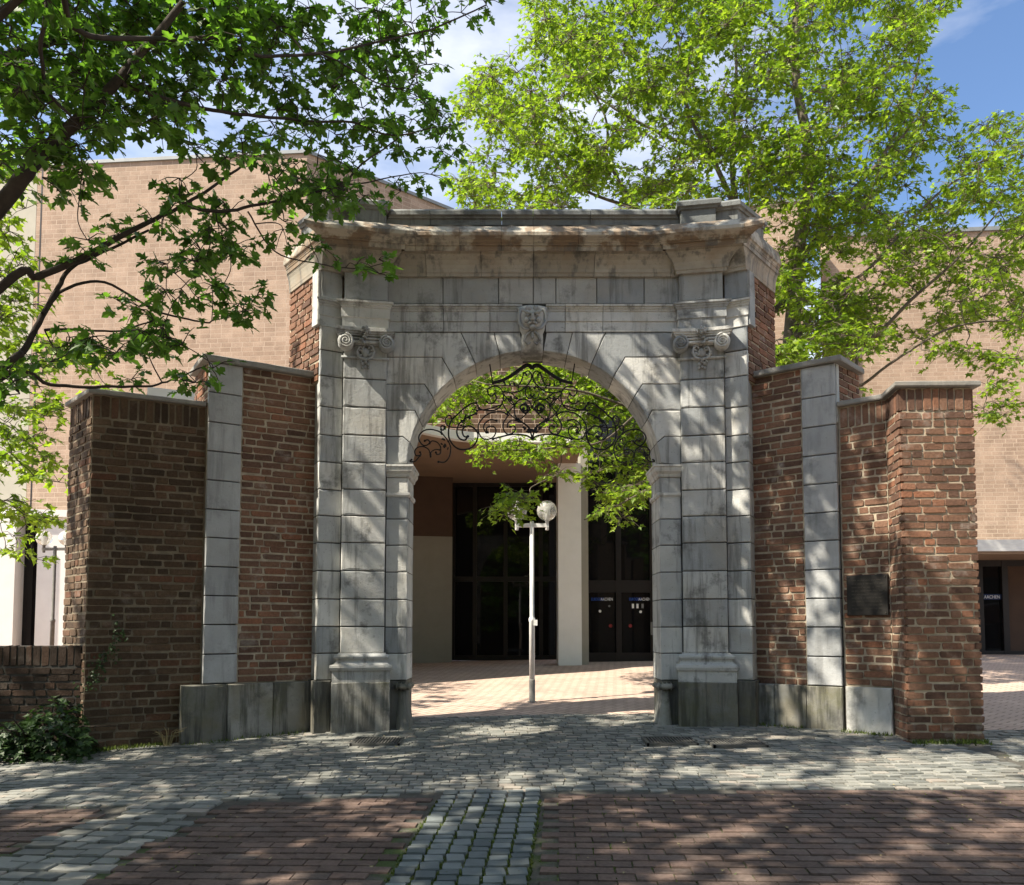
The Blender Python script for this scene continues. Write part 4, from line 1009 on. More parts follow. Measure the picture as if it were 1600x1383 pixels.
# white colonnade below
gl = float(gz(-9, 19))
fWh = Fr(xy(-120, 19.0), xy(140, 19.6))
mb = MB(); mb.fbox(fWh, fWh.uz(57, 900)[0], fWh.w, -0.3, 0.0, gl-0.2, zb_l); mb.build('white_wall', M['white'], lh)
mb = MB(); mb.fbox(fWh, 0, fWh.uz(30, 900)[0], -0.3, 0.25, gl-0.2, zb_l); mb.build('white_column', M['white'], lh)
mb = MB(); mb.fbox(fWh, fWh.uz(30, 900)[0], fWh.uz(57, 900)[0], -0.4, -0.25, gl-0.2, zb_l); mb.build('dark_window', M['glass'], lh)
mb = MB(); mb.fbox(fWh, 0, fWh.w, -1.0, 0.1, zb_l-0.05, zb_l+0.12); mb.build('white_lintel', M['white'], lh)
# ---- central entrance
en = empty('entrance_building', (1.0, 20.0, float(gz(1, 20)))); tag(en, 'hall entrance with dark glass doors under a curved white canopy, seen through the arch', 'building')
ge = float(gz(0, 19))
zc = Z(690, 14.9)
fBk = Fr((-5.2, 20.2), (5.5, 20.2))
zbr0, zbr1 = zc+0.25, Z(455, 20.2)
mb = MB(); mb.fbox(fBk, 0, fBk.uz(985, 600)[0], -0.4, -0.0015, zc, zbr1); mb.build('upper_wall', M['mortar_hall'], en)
brick_field(fBk, 0, fBk.uz(985, 600)[0], zc+0.1, zbr1, 0.125, 0.29, en, 'brick_brown', kind='newbrick', joint=0.014, seed=63, depth=0.008, n_ind=0)
# canopy: wavy white fascia with brown soffit
cpx = [(225, 12.0), (330, 12.4), (480, 13.2), (600, 13.8), (640, 14.0), (680, 14.4), (711, 14.7), (740, 14.85), (770, 14.9), (830, 14.95), (893, 15.0), (912, 15.2)]
cp = [xy(a, d) for a, d in cpx]
V = []; F = []; n = len(cp)
for p in cp: V += [(p[0], p[1], zc), (p[0], p[1], zc+0.17), (p[0], p[1]+0.18, zc+0.17), (p[0], p[1]+0.18, zc)]
for k in range(n-1):
    for i in range(4): F.append((k*4+i, (k+1)*4+i, (k+1)*4+(i+1) % 4, k*4+(i+1) % 4))
F += [(0, 1, 2, 3), tuple(4*(n-1)+i for i in (3, 2, 1, 0))]
mk('canopy_fascia', V, F, M['white'], en)
V = []; F = []
for p in cp: V += [(p[0], p[1]+0.16, zc+0.02), (p[0], 20.3, zc+0.02), (p[0], p[1]+0.16, zc+0.15), (p[0], 20.3, zc+0.15)]
for k in range(n-1): F += [(k*4, k*4+1, k*4+5, k*4+4), (k*4+2, k*4+6, k*4+7, k*4+3)]
mk('canopy_soffit', V, F, M['soffit'], en)
# column
c0, c1 = xy(872, 17.0), xy(908, 17.0)
mb = MB(); mb.box((c0[0], 17.0, ge-0.2), (c1[0], 17.7, zc+0.02)); mb.build('white_column', M['white'], en)
mb = MB(); mb.box((c1[0]+0.002, 17.1, ge-0.2), (c1[0]+0.16, 17.8, zc+1.2)); mb.build('column_side', M['beige'], en)
# left side wall: beige below, brown above
s0, s1 = xy(600, 18.3), xy(707, 18.6); fs_ = Fr(s0, s1); zs = Z(838, 18.5)
mb = MB(); mb.fbox(fs_, -2, fs_.w, -0.3, 0.0, ge-0.2, zs); mb.build('beige_wall', M['beige'], en)
mb = MB(); mb.fbox(fs_, -2, fs_.w, -0.3, -0.004, zs, zc+0.05); mb.build('brown_wall', M['brownwall'], en)
# dark glazing behind
fg = Fr(xy(690, 19.4), xy(880, 19.4))
mb = MB(); mb.fbox(fg, 0, fg.w, -0.1, 0.0, ge, zc+0.05); mb.build('dark_glazing', M['glass'], en)
for px_ in (708, 742, 790, 845, 870):
    u = fg.uz(px_, 900)[0]; mb = MB(); mb.fbox(fg, u-0.05, u+0.05, 0.0, 0.08, ge, zc+0.05); mb.build('mullion', M['frame'], en)
for py in (757, 905, 1028):
    mb = MB(); mb.fbox(fg, 0, fg.w, 0.0, 0.06, Z(py, 19.4)-0.06, Z(py, 19.4)+0.06); mb.build('transom', M['frame'], en)
# right doors
fd = Fr(xy(911, 17.9), xy(1023, 17.9)); ztop = Z(455, 17.9)
mb = MB(); mb.fbox(fd, 0, fd.w+0.9, -0.1, 0.0, ge-0.1, ztop); mb.build('door_glazing', M['glass'], en)
for px_ in (915, 966, 1019):
    u = fd.uz(px_, 900)[0]; mb = MB(); mb.fbox(fd, u-0.06, u+0.06, 0.0, 0.08, ge-0.1, ztop); mb.build('door_post', M['frame'], en)
for z0, z1_ in ((Z(926, 17.9), Z(907, 17.9)), (Z(1036, 17.9), Z(1020, 17.9)), (Z(760, 17.9), Z(752, 17.9)), (Z(640, 17.9), Z(632, 17.9))):
    mb = MB(); mb.fbox(fd, 0, fd.w, 0.0, 0.07, z0, z1_); mb.build('door_rail', M['frame'], en)
def text(body, fr, px, py, hpx, m, parent, name, v=0.03, ext=0.002, stretch=1.0):
    c = bpy.data.curves.new(name, 'FONT'); c.body = body; u, z = fr.uz(px, py, v); D = fr.pt(u, v, z)[1]
    c.size = hpx*D/FPX/0.70; c.extrude = ext; c.materials.append(m)
    o = bpy.data.objects.new(name, c); me = bpy.data.meshes.new_from_object(o); bpy.data.objects.remove(o); me.materials.clear(); me.materials.append(m)
    o = bpy.data.objects.new(name, me); COL.objects.link(o); o.location = fr.pt(u, v, z); o.rotation_euler = (R(90), 0, fr.ang); o.scale = (stretch, 1, 1)
    adopt(o, parent); return o
def small(fr, px, py, wpx, hpx, m, parent, name, v=0.02, round_=False):
    u, z = fr.uz(px, py, v); D = fr.pt(u, v, z)[1]; a, b_ = wpx*D/FPX/2, hpx*D/FPX/2
    if round_: poly = [(u+a*math.cos(k*math.pi/8), z+b_*math.sin(k*math.pi/8)) for k in range(16)]
    else: poly = rect(u-a, u+a, z-b_, z+b_)
    return stone(fr, poly, v-0.004, v, m, name, parent, gap=0.0, bev=0.0005, jit=0, chip=False)
for x0 in (924, 983):
    text('EUROGRESS', fd, x0, 938.5, 4.6, M['logoblue'], en, 'lettering', stretch=0.56)
    text('AACHEN', fd, x0+14.5, 938.5, 4.6, M['logowhite'], en, 'lettering', stretch=0.72)
small(fd, 937.5, 955, 4.4, 4.4, M['paper'], en, 'sticker', 0.012, True); small(fd, 1001, 956, 4.4, 4.4, M['paper'], en, 'sticker', 0.012, True)
small(fd, 954, 978, 5.5, 5.5, M['stickred'], en, 'sticker', 0.012, True); small(fd, 985, 978, 5.5, 5.5, M['stickred'], en, 'sticker', 0.012, True)
for k, x in enumerate((989, 996, 1004)): small(fd, x, 947, 3.4, 7, M['paper'] if k < 2 else M['zinc'], en, 'notice', 0.012)
small(fd, 1019, 982, 5, 20, M['zinc'], en, 'door_handle', 0.10)
small(fd, 952, 947, 3.5, 3.5, M['zinc'], en, 'sticker', 0.012, True)
fpier = Fr(xy(1023, 17.7), xy(1060, 17.7))
mb = MB(); mb.fbox(fpier, 0, fpier.w, -0.5, -0.008, ge-0.1, ztop); mb.build('brick_pier', M['mortar_hall'], en)
brick_field(fpier, 0, fpier.w, ge-0.1, ztop, 0.10, 0.26, en, 'brick_brown', kind='newbrick', joint=0.014, seed=64, depth=0.008, n_ind=0, massname='pier_brickwork')
mb = MB(); mb.box((-5.6, 12.6, ge-0.5), (-5.2, 20.2, zc+0.15)); mb.build('unseen_shade_wall', M['brownwall'], en)  # unseen wall added to keep light out from under the canopy
# ---- right hall with tower
rh = empty('brick_hall', (11, 20, float(gz(9, 20)))); tag(rh, 'broad sunlit brick hall with white entrance canopy, behind the right end wall', 'building')
fr0 = Fr(xy(1300, 20.2), xy(1900, 19.4)); zr = Z(366, 20.0); zcr = Z(843, 17.5)
mb = MB(); mb.fbox(fr0, 0, fr0.w, -0.5, -0.0015, zcr, zr); mb.build('wall', M['mortar_hall'], rh)
brick_field(fr0, 0, fr0.uz(1700, 600)[0], zcr, zr, 0.105, 0.27, rh, 'brick_hall', kind='newbrick', joint=0.015, seed=65, depth=0.008, n_ind=0)
mb = MB(); mb.fbox(fr0, -0.05, fr0.w, -0.6, 0.06, zr, zr+0.10); mb.build('roof_edge', M['zinc'], rh)
# projecting block on its left
fb1 = Fr(xy(1250, 19.0), xy(1362, 18.6)); zbl = Z(470, 18.6)
fb2 = Fr(xy(1163, 19.6), xy(1262, 19.3)); ztw = Z(318, 19.4)
mb = MB(); mb.fbox(fb2, 0, fb2.w, -2.5, -0.0015, ge, ztw); mb.build('tower_wall', M['mortar_hall'], rh)
brick_field(fb2, 0, fb2.w, Z(640, 19.4), ztw, 0.105, 0.27, rh, 'brick_hall', kind='newbrick', joint=0.015, seed=66, depth=0.008, n_ind=0, massname='tower_brickwork')
mb = MB(); mb.fbox(fb2, -0.04, fb2.w+0.04, -2.5, 0.05, ztw, ztw+0.09); mb.build('roof_edge', M['zinc'], rh)
# canopy and doors
fcan = Fr(xy(1440, 17.6), xy(1900, 17.3))
mb = MB(); mb.fbox(fcan, 0, fcan.w, -2.6, 0.0, Z(861, 17.5), zcr); mb.build('canopy_fascia', M['white'], rh)
mb = MB(); mb.fbox(fcan, 0.02, fcan.w, -2.5, -0.05, Z(861, 17.5)-0.06, Z(861, 17.5)-0.002); mb.build('canopy_soffit', M['soffit'], rh)
fdr = Fr(xy(1440, 19.3), xy(1700, 19.2)); grd = float(gz(9, 19))
mb = MB(); mb.fbox(fdr, 0, fdr.w, -0.1, 0.0, grd-0.1, zcr); mb.build('door_glazing', M['glass'], rh)
for px_ in (1530, 1569, 1640):
    u = fdr.uz(px_, 950)[0]; mb = MB(); mb.fbox(fdr, u-0.07, u+0.07, 0.0, 0.08, grd-0.1, zcr); mb.build('door_post', M['frame'], rh)
for py in (866, 880, 1022): mb = MB(); mb.fbox(fdr, 0, fdr.w, 0.0, 0.07, Z(py, 19.25)-0.08, Z(py, 19.25)+0.08); mb.build('door_rail', M['frame'], rh)
mb = MB(); mb.fbox(fdr, fdr.uz(1571, 950)[0], fdr.w, 0.0, 0.03, grd-0.1, Z(880, 19.25)); mb.build('dark_door_panel', M['brownwall'], rh)
text('AACHEN', fdr, 1537.5, 935.3, 5.2, M['logowhite'], rh, 'lettering', v=0.035, stretch=0.82)
small(fdr, 1550, 932.7, 29, 8.5, M['logoback'], rh, 'logo_band', 0.022)

# ---- unseen houses added behind the viewer to close off low sky, also mirrored in the doors
sh_ = empty('unseen_house_row', (0, -17, float(gz(0, -17)))); tag(sh_, 'unseen dark brick house row added behind the viewer to block low sky, mirrored in the glass doors', 'building')
fh = Fr((34, -17), (-34, -17)); gh = float(gz(0, -17))-0.4
mb = MB(); mb.fbox(fh, 0, fh.w, -0.5, 0, gh, gh+13.5); mb.build('wall', M['brick_brown'], sh_)
mb = MB(); mb.fbox(fh, -0.2, fh.w+0.2, -3.0, 0.25, gh+13.5, gh+13.8); mb.build('roof_edge', M['zinc'], sh_)
for i in range(17):
    for j in range(4):
        u = 2.0+i*3.9; z = gh+1.2+j*3.1; mb = MB(); mb.fbox(fh, u, u+1.3, -0.1, 0.004, z, z+1.8); wn = mb.build('window', M['glass'], sh_)
        mb = MB(); mb.fbox(fh, u-0.08, u+1.38, 0.0, 0.05, z-0.12, z); mb.build('sill', M['stone'], wn)
# ================================================================== LAMPS
def lamp(px, D, py_top, label, s=1.0, wht='polewhite'):
    x, y = xy(px, D); z0 = float(gz(x, y)); zt_ = Z(py_top, D)
    t_ = empty('street_lamp', (x, y, z0)); tag(t_, label, 'lamp', 'twin globe lamps on the plaza')
    mb = MB(); mb.lathe([(0.07, 0), (0.07, 0.03), (0.043, 0.035), (0.043, 0.32), (0.04, 0.34)], (x, y, z0-0.02), 14); mb.build('pole_base', M['poledark'], t_, False, True)
    mb = MB(); zm = z0+(zt_-z0)*0.45
    mb.lathe([(0.039, 0.3), (0.039, zm-z0), (0.045, zm-z0+0.01), (0.045, zm-z0+0.05), (0.030, zm-z0+0.07), (0.030, zt_-z0+0.05), (0.022, zt_-z0+0.06)], (x, y, z0), 14); mb.build('pole', M[wht], t_, False, True)
    mb = MB(); mb.box((x-0.24, y-0.024, zt_-0.026), (x+0.24, y+0.024, zt_+0.026)); mb.build('cross_arm', M[wht], t_)
    for sg in (-1, 1):
        mb = MB(); mb.lathe([(0.022, -0.07), (0.026, -0.06), (0.026, 0.06), (0.045, 0.075)], (x+sg*0.215, y, zt_), 12); mb.build('lamp_holder', M[wht], t_, False, True)
        mb = MB(); mb.lathe([(0.145*math.sin(math.pi*k/14), 0.21-0.145*math.cos(math.pi*k/14)) for k in range(1, 14)], (x+sg*0.215, y, zt_), 20); gb = mb.build('globe', M['clear'], t_, False, True)
        mb = MB(); mb.lathe([(0.03, 0.07), (0.04, 0.10), (0.04, 0.22), (0.02, 0.26)], (x+sg*0.215, y, zt_), 10); mb.build('bulb', M['paper'], gb, False, True)
    return t_, x, y, z0, zt_
tl, lx, ly, lz, lt = lamp(831, float(gp(831, 1097)[1]), 821, 'white T shaped lamp post with two clear globes standing beyond the arch')
mb = MB(); mb.box((lx+0.03, ly-0.05, lz+(lt-lz)*0.43), (lx+0.075, ly+0.01, lz+(lt-lz)*0.43+0.08)); mb.build('torn_notice', M['paper'], tl)
lamp(88, 15.0, 858, 'thin lamp post with globes in front of the white wall at far left', wht='poledark')

# ================================================================== TREES
HALF = np.array([(0, 0), (0.34, -0.10), (0.20, 0.13), (0.56, 0.36), (0.21, 0.42), (0.27, 0.66), (0, 1.0)])
HALF2 = np.array([(0, 0), (0.30, 0.0), (0.20, 0.16), (0.50, 0.42), (0.20, 0.48), (0, 1.0)])
def leaf_arrays(C, T, Nn, S, shape, fold=0.22):
    """C base points, T tip directions, Nn normals, S sizes -> one mesh of folded palmate leaves"""
    T = T/np.linalg.norm(T, axis=1)[:, None]; Nn = Nn-T*np.sum(Nn*T, 1)[:, None]; Nn /= np.linalg.norm(Nn, axis=1)[:, None]+1e-9
    X = np.cross(T, Nn); h = len(shape)
    right = shape; left = shape[1:-1]*np.array((-1, 1))
    pts = np.concatenate([right, left]); n = len(pts); k = len(C)
    z = fold*np.abs(pts[:, 0])-0.10*pts[:, 1]**2
    V = C[:, None, :]+S[:, None, None]*(pts[None, :, 0, None]*X[:, None, :]+pts[None, :, 1, None]*T[:, None, :]+z[None, :, None]*Nn[:, None, :])
    fr_ = list(range(h)); fl = [0, h-1]+list(range(n-1, h-1, -1)); fl = [h-1]+list(range(n-1, h-1, -1))+[0]
    per = np.array(fr_+fl); lp = (per[None, :]+(np.arange(k)*n)[:, None]).ravel()
    st = (np.array([0, len(fr_)])[None, :]+(np.arange(k)*len(per))[:, None]).ravel()
    return V.reshape(-1, 3), lp, st, n
class Tree:
    def __init__(s, seed): s.nodes = np.zeros((0, 3)); s.rad = np.zeros(0); s.tubes = []; s.r = np.random.default_rng(seed); s.C = []; s.T = []; s.Nn = []; s.S = []
    def limb(s, pts, r0, r1, n=6):
        c = cr(pts, n); rr = np.linspace(r0, r1, len(c)); w_ = s.r.normal(0, 0.012, c.shape); c = c+np.cumsum(w_, 0)*0.3
        s.tubes.append((c, rr, 7)); s.nodes = np.concatenate([s.nodes, c]); s.rad = np.concatenate([s.rad, rr])
    def reach(s, p, sag=0.08, rend=0.004, rmax=0.05, bias=None):
        d = np.linalg.norm(s.nodes-p, axis=1)
        cost = d.copy()
        if bias is not None: cost = cost+np.maximum(0, (s.nodes[:, 2]-p[2]))*bias
        i = int(np.argmin(cost)); a = s.nodes[i]; L_ = d[i]
        if L_ < 0.12: return
        mid = a*0.5+p*0.5+s.r.normal(0, 0.07*L_, 3)+np.array((0, 0, sag*L_)); m2 = a*0.2+p*0.8+s.r.normal(0, 0.05*L_, 3)+np.array((0, 0, sag*L_*0.6))
        n = 3 if L_ < 1 else 5
        c = cr([a, mid, m2, p], n); r0 = min(s.rad[i]*0.75, rend+0.011*L_, rmax)
        rr = np.linspace(max(r0, rend), rend, len(c)); s.tubes.append((c, rr, 5)); s.nodes = np.concatenate([s.nodes, c[1:]]); s.rad = np.concatenate([s.rad, rr[1:]])
    def cluster(s, p, spread, nl, size, twig=True, up=0.75):
        r = s.r; k = max(2, nl//4)
        for _ in range(k):
            a = r.uniform(0, 6.28); d = np.array((math.cos(a), math.sin(a), r.normal(0.05, 0.35))); d /= np.linalg.norm(d); l = spread*r.uniform(0.45, 1.1)
            e = p+d*l+np.array((0, 0, -0.12*l)); m_ = p+d*l*0.55+np.array((0, 0, 0.05*l))
            if twig: s.tubes.append((np.array([p, m_, e]), np.array([0.005, 0.004, 0.0025]), 3))
            for q in range(nl//k):
                f = r.uniform(0.35, 1.08); b = p*(1-f)+e*f+np.array((0, 0, 0.05*l*math.sin(math.pi*min(f, 1))))
                a2 = a+r.normal(0, 1.0)
                t = np.array((math.cos(a2), math.sin(a2), r.normal(-0.45, 0.35))); nn = np.array((r.normal(0, 0.42), r.normal(0, 0.42), up+r.normal(0, 0.25)))
                st_ = size*0.55; b2 = b+t/np.linalg.norm(t)*st_*r.uniform(0.3, 0.9)
                s.C.append(b2); s.T.append(t); s.Nn.append(nn); s.S.append(size*r.uniform(0.7, 1.25))
    def build(s, name, label, cat, base, bark, leafm, shape, n_single=0, group=None):
        t_ = empty(name, base); tag(t_, label, cat, group)
        big = MB(); 
        V = []; LP = []; ST = []; vb = 0; lb = 0
        for c, rr, n in s.tubes:
            mb = MB(); mb.tube(c, rr, n, False); VV = np.array(mb.V); V.append(VV); F = np.array(mb.F)
            LP.append((F+vb).ravel()); ST.append(np.arange(len(F))*4+lb); vb += len(VV); lb += F.size
        mk_np('trunk', np.concatenate(V), np.concatenate(LP), np.concatenate(ST), M[bark], t_, smooth=True)
        C, T, Nn, S = map(np.array, (s.C, s.T, s.Nn, s.S)); k = len(C)
        px, py, f = to_px(C); inside = (px > 0) & (px < 1600) & (py > 0) & (py < 1383) & (f > 1)
        score = np.where(inside, S/f, 0); order = np.argsort(-score); one = order[:n_single] if n_single else np.array([], int); keep = np.ones(k, bool); keep[one] = False
        Vv, lp, st, n = leaf_arrays(C[keep], T[keep], Nn[keep], S[keep], shape)
        cw = mk_np('crown', Vv, lp, st, M[leafm], t_, np.repeat(s.r.random(keep.sum()), n)); cw['kind'] = 'stuff'
        if len(one):
            v0, l0, s0, n0 = leaf_arrays(np.zeros((1, 3)), np.array([[0, 1.0, 0]]), np.array([[0, 0, 1.0]]), np.ones(1), shape)
            me = bpy.data.meshes.new('leaf'); me.from_pydata(v0.tolist(), [], [tuple(int(q) for q in l0[:s0[1]]), tuple(int(q) for q in l0[s0[1]:])]); me.materials.append(M[leafm]); me.update()
            for i in one:
                Tn = T[i]/np.linalg.norm(T[i]); nn = Nn[i]-Tn*np.dot(Nn[i], Tn); nn /= np.linalg.norm(nn); x = np.cross(Tn, nn)
                mt = Matrix((x, Tn, nn)).transposed(); inst('leaf', me, C[i], 0, (S[i],)*3, t_, mt.to_euler())
        return t_
def disc_pts(r, discs, dens, Dr):
    out = []
    for (x, y, rad) in discs:
        n = max(1, int(round(dens*rad*rad/1000.0)))
        for _ in range(n):
            a = r.uniform(0, 6.28); q = rad*math.sqrt(r.random()); out.append(at(x+q*math.cos(a), y+q*math.sin(a), r.uniform(*Dr) if not callable(Dr) else Dr(x)))
    return out
# ---- near maple on the left: limbs surveyed from the picture, trunk just outside the frame
T1 = Tree(101); base1 = np.array((-5.6, 5.9, float(gz(-5.6, 5.9))))
T1.limb([base1-np.array((0, 0, 0.1)), base1+np.array((0.05, 0, 1.2)), base1+np.array((0.15, 0.0, 2.6)), base1+np.array((0.1, -0.1, 4.5)), base1+np.array((0.2, -0.3, 7.0)), base1+np.array((0.3, -0.2, 9.8))], 0.24, 0.06)
tk = base1+np.array((0.12, 0, 2.2))
def limb_px(t, pts, r0, r1, start=None, thin=0.66):
    P_ = [at(*p) for p in pts]
    if start is not None: P_ = [start]+P_
    t.limb(P_, r0*thin, r1*min(1, thin*1.2))
limb_px(T1, [(0, 330, 5.7), (60, 262, 5.7), (125, 195, 5.8), (190, 130, 5.8), (245, 70, 5.8), (300, 10, 5.8)], 0.10, 0.03, base1+np.array((0.15, 0, 2.7)))
limb_px(T1, [(0, 450, 6.0), (62, 432, 6.1), (130, 405, 6.2), (240, 350, 6.4), (294, 325, 6.5), (388, 259, 6.8)], 0.06, 0.012, tk)
limb_px(T1, [(294, 325, 6.5), (350, 333, 6.7), (420, 318, 6.9), (526, 289, 7.0), (568, 252, 7.1), (620, 218, 7.2)], 0.025, 0.008)
limb_px(T1, [(526, 289, 7.0), (580, 280, 7.1), (640, 268, 7.2)], 0.012, 0.006)
limb_px(T1, [(-10, 590, 6.0), (33, 549, 6.1), (54, 514, 6.15), (87, 454, 6.2), (110, 415, 6.3), (150, 395, 6.4), (235, 352, 6.5)], 0.05, 0.012, tk-np.array((0, 0, 0.3)))
limb_px(T1, [(66, 490, 6.15), (100, 455, 6.3), (160, 442, 6.5), (240, 485, 6.8), (310, 505, 7.0), (330, 500, 7.0)], 0.022, 0.008)
limb_px(T1, [(-10, 603, 6.1), (80, 604, 6.3), (150, 607, 6.5), (230, 606, 6.8), (275, 590, 7.0), (325, 572, 7.2)], 0.03, 0.007, tk-np.array((0, 0, 0.4)))
limb_px(T1, [(70, 515, 6.15), (130, 518, 6.4), (200, 515, 6.6), (260, 498, 6.8)], 0.018, 0.007)
limb_px(T1, [(40, -10, 5.0), (119, 44, 5.3), (175, 64, 5.5), (281, 64, 5.9), (345, 62, 6.1), (400, 87, 6.3), (480, 86, 6.6), (558, 73, 6.9), (636, 55, 7.1), (690, 40, 7.2), (765, 8, 7.3)], 0.036, 0.008, base1+np.array((0.15, -0.1, 4.2)))
limb_px(T1, [(480, 86, 6.6), (518, 90, 6.7), (589, 129, 6.9), (640, 145, 7.0)], 0.014, 0.006)
limb_px(T1, [(190, 130, 5.8), (250, 150, 6.1), (320, 170, 6.4), (400, 181, 6.6), (466, 188, 6.8), (547, 192, 7.0), (605, 213, 7.1), (680, 200, 7.2)], 0.03, 0.007)
limb_px(T1, [(35, -10, 5.2), (60, 80, 5.3), (70, 140, 5.4), (115, 185, 5.5)], 0.03, 0.012, base1+np.array((0.15, -0.1, 4.6)))
limb_px(T1, [(388, 330, 6.8), (430, 392, 7.2), (500, 412, 7.5), (560, 421, 7.7), (605, 412, 7.8)], 0.012, 0.005)
NEAR = [(60,60,95),(180,50,100),(300,50,90),(90,160,80),(200,150,75),(300,140,60),(390,50,60),(30,250,45),(110,250,40),(440,40,50),(440,130,45),(520,40,55),(525,125,40),(590,40,45),(660,30,35),(735,8,22),(600,110,38),(655,95,28),(560,170,42),(640,170,45),(695,190,25),(490,205,35),(600,230,36),(680,250,26),(400,205,42),(350,235,22),(300,245,25),(520,262,40),(450,275,34),(560,300,26),(640,290,20),(430,330,32),(490,312,32),(350,320,26),(285,290,26),(245,335,22),(128,390,26),(200,372,20),(290,400,32),(340,372,32),(385,400,28),(255,440,32),(195,468,24),(320,440,28),(372,470,30),(410,462,12),(230,520,32),(165,556,26),(240,556,26),(125,540,26),(275,545,22),(95,575,22),(330,578,16),(485,380,22),(585,408,22),(555,412,14),(300,592,18),(30,590,26),(200,585,16)]
def nearD(x): return 5.6+1.9*min(1.0, max(0, x/620.0))+T1.r.normal(0, 0.28)
cl = disc_pts(T1.r, NEAR, 4.9, nearD)
cl = sorted(cl, key=lambda p: float(np.min(np.linalg.norm(T1.nodes-p, axis=1))))
for p in cl:
    T1.reach(p, 0.05, 0.004, 0.02); T1.cluster(p, 0.21, 17, 0.086)
# high crown that shades gate and paving, above the picture
r = T1.r; n0 = 0
for k in range(5):
    a = k*1.26+0.4; T1.limb([base1+np.array((0.2, -0.2, 4.5+0.7*k)), base1+np.array((1.2*math.cos(a), 1.2*math.sin(a), 6.0+0.7*k)), base1+np.array((3.2*math.cos(a), 3.0*math.sin(a), 7.4+0.7*k))], 0.08, 0.02)
cand = []
CROWN = [((-4.6, 5.4, 8.6), (4.6, 4.6, 3.6)), ((-2.6, 6.2, 9.2), (3.2, 2.0, 2.2)), ((-4.9, 2.5, 8.2), (3.0, 3.0, 3.0))]
while len(cand) < 225:
    c, rd = CROWN[r.choice(3, p=[0.5, 0.25, 0.25])]; v = r.normal(0, 1, 3); v /= np.linalg.norm(v); q = np.array(c)+v*np.array(rd)*r.uniform(0.35, 1.0)**0.6
    px, py, f = to_px(q)
    if f > 0.3 and -60 < px < 1660 and py > -45: continue
    if q[2] < 4.4: continue
    xa, ya = q[0]+0.795*(q[2]-3.2), q[1]+0.358*(q[2]-3.2); xb, yb = q[0]+0.795*(q[2]-0.45), q[1]+0.358*(q[2]-0.45)   # opening cut in the crown along the sun's path, to light right pier and cobbles
    if ((xa > 3.3 and 7.0 < ya < 8.4) or (2.6 < xb < 7 and 5.8 < yb < 7.0)) and r.random() < 0.88: continue
    cand.append(q)
cand = sorted(cand, key=lambda p: float(np.min(np.linalg.norm(T1.nodes-p, axis=1))))
for p in cand:
    T1.reach(p, 0.04, 0.006, 0.03); T1.cluster(p, 0.40, 64, 0.135, False)
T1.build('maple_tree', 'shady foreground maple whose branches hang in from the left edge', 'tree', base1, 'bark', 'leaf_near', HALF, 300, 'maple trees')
# ---- sunny maple behind the gate on the right
T2 = Tree(202); base2 = np.array((4.35, 13.2, float(gz(4.35, 13.2))))
sp = base2+np.array((0.02, 0, 2.0))
T2.limb([base2-np.array((0, 0, 0.1)), base2+np.array((0.05, 0, 1.0)), sp, at(1240, 470, 13.1), at(1248, 380, 13.0), at(1262, 250, 13.0), at(1240, 100, 13.0), at(1250, -60, 13.0)], 0.19, 0.05)
for pts, r0 in (
  ([(1180, 480, 13.3), (1150, 330, 13.5), (1142, 240, 13.5), (1150, 120, 13.5), (1140, -40, 13.5)], 0.09),
  ([(1150, 330, 13.5), (1110, 240, 13.3), (1075, 170, 13.2), (1060, 60, 13.2), (1030, -40, 13)], 0.06),
  ([(1180, 480, 13.2), (1090, 380, 12.9), (1000, 330, 12.6), (900, 290, 12.5), (830, 210, 12.5)], 0.06),
  ([(1000, 330, 12.6), (950, 250, 12.7), (945, 180, 12.8), (880, 60, 12.8)], 0.04),
  ([(1110, 240, 13.3), (1010, 200, 13.2), (920, 140, 13.2), (860, 40, 13.2)], 0.035),
  ([(1245, 420, 13.1), (1300, 330, 13.4), (1380, 240, 13.6), (1430, 120, 13.8), (1440, 0, 13.8)], 0.06),
  ([(1380, 240, 13.6), (1420, 200, 13.6), (1450, 130, 13.4)], 0.03),
  ([(1235, 520, 13.0), (1340, 540, 12.4), (1420, 470, 12.0), (1500, 400, 11.8), (1560, 330, 11.8)], 0.05),
  ([(1340, 600, 12.2), (1400, 560, 11.8), (1490, 505, 11.5), (1600, 495, 11.3)], 0.03),
  ([(1235, 540, 13.0), (1300, 460, 12.9), (1360, 420, 12.8), (1470, 300, 12.6), (1580, 240, 12.6)], 0.045),
  ([(1200, 560, 13.0), (1090, 640, 12.2), (1000, 640, 11.8), (900, 610, 11.6), (760, 600, 11.4)], 0.04),
  ([(1100, 680, 12.2), (1040, 740, 11.8), (980, 780, 11.6), (910, 812, 11.4)], 0.02),
  ([(1000, 640, 11.8), (940, 690, 11.5), (860, 700, 11.3), (760, 705, 11.2)], 0.015)):
    st = T2.nodes[int(np.argmin(np.linalg.norm(T2.nodes-at(*pts[0]), axis=1)))]
    limb_px(T2, pts, r0, 0.011, st, 1.0)
FARP = [(720,165),(750,115),(820,70),(830,15),(860,-70),(1500,-70),(1490,30),(1440,70),(1490,150),(1480,215),(1530,195),(1550,160),(1610,180),(1640,330),(1600,400),(1620,500),(1580,540),(1500,560),(1420,540),(1330,560),(1280,590),(1215,575),(1200,420),(1160,330),(740,330),(715,290),(735,240),(712,200)]
ARCHP = [(660,660),(675,610),(740,550),(900,555),(960,580),(1010,640),(1025,720),(1010,770),(960,790),(900,745),(905,690),(740,720),(745,690),(880,675),(860,640),(760,625),(700,660)]
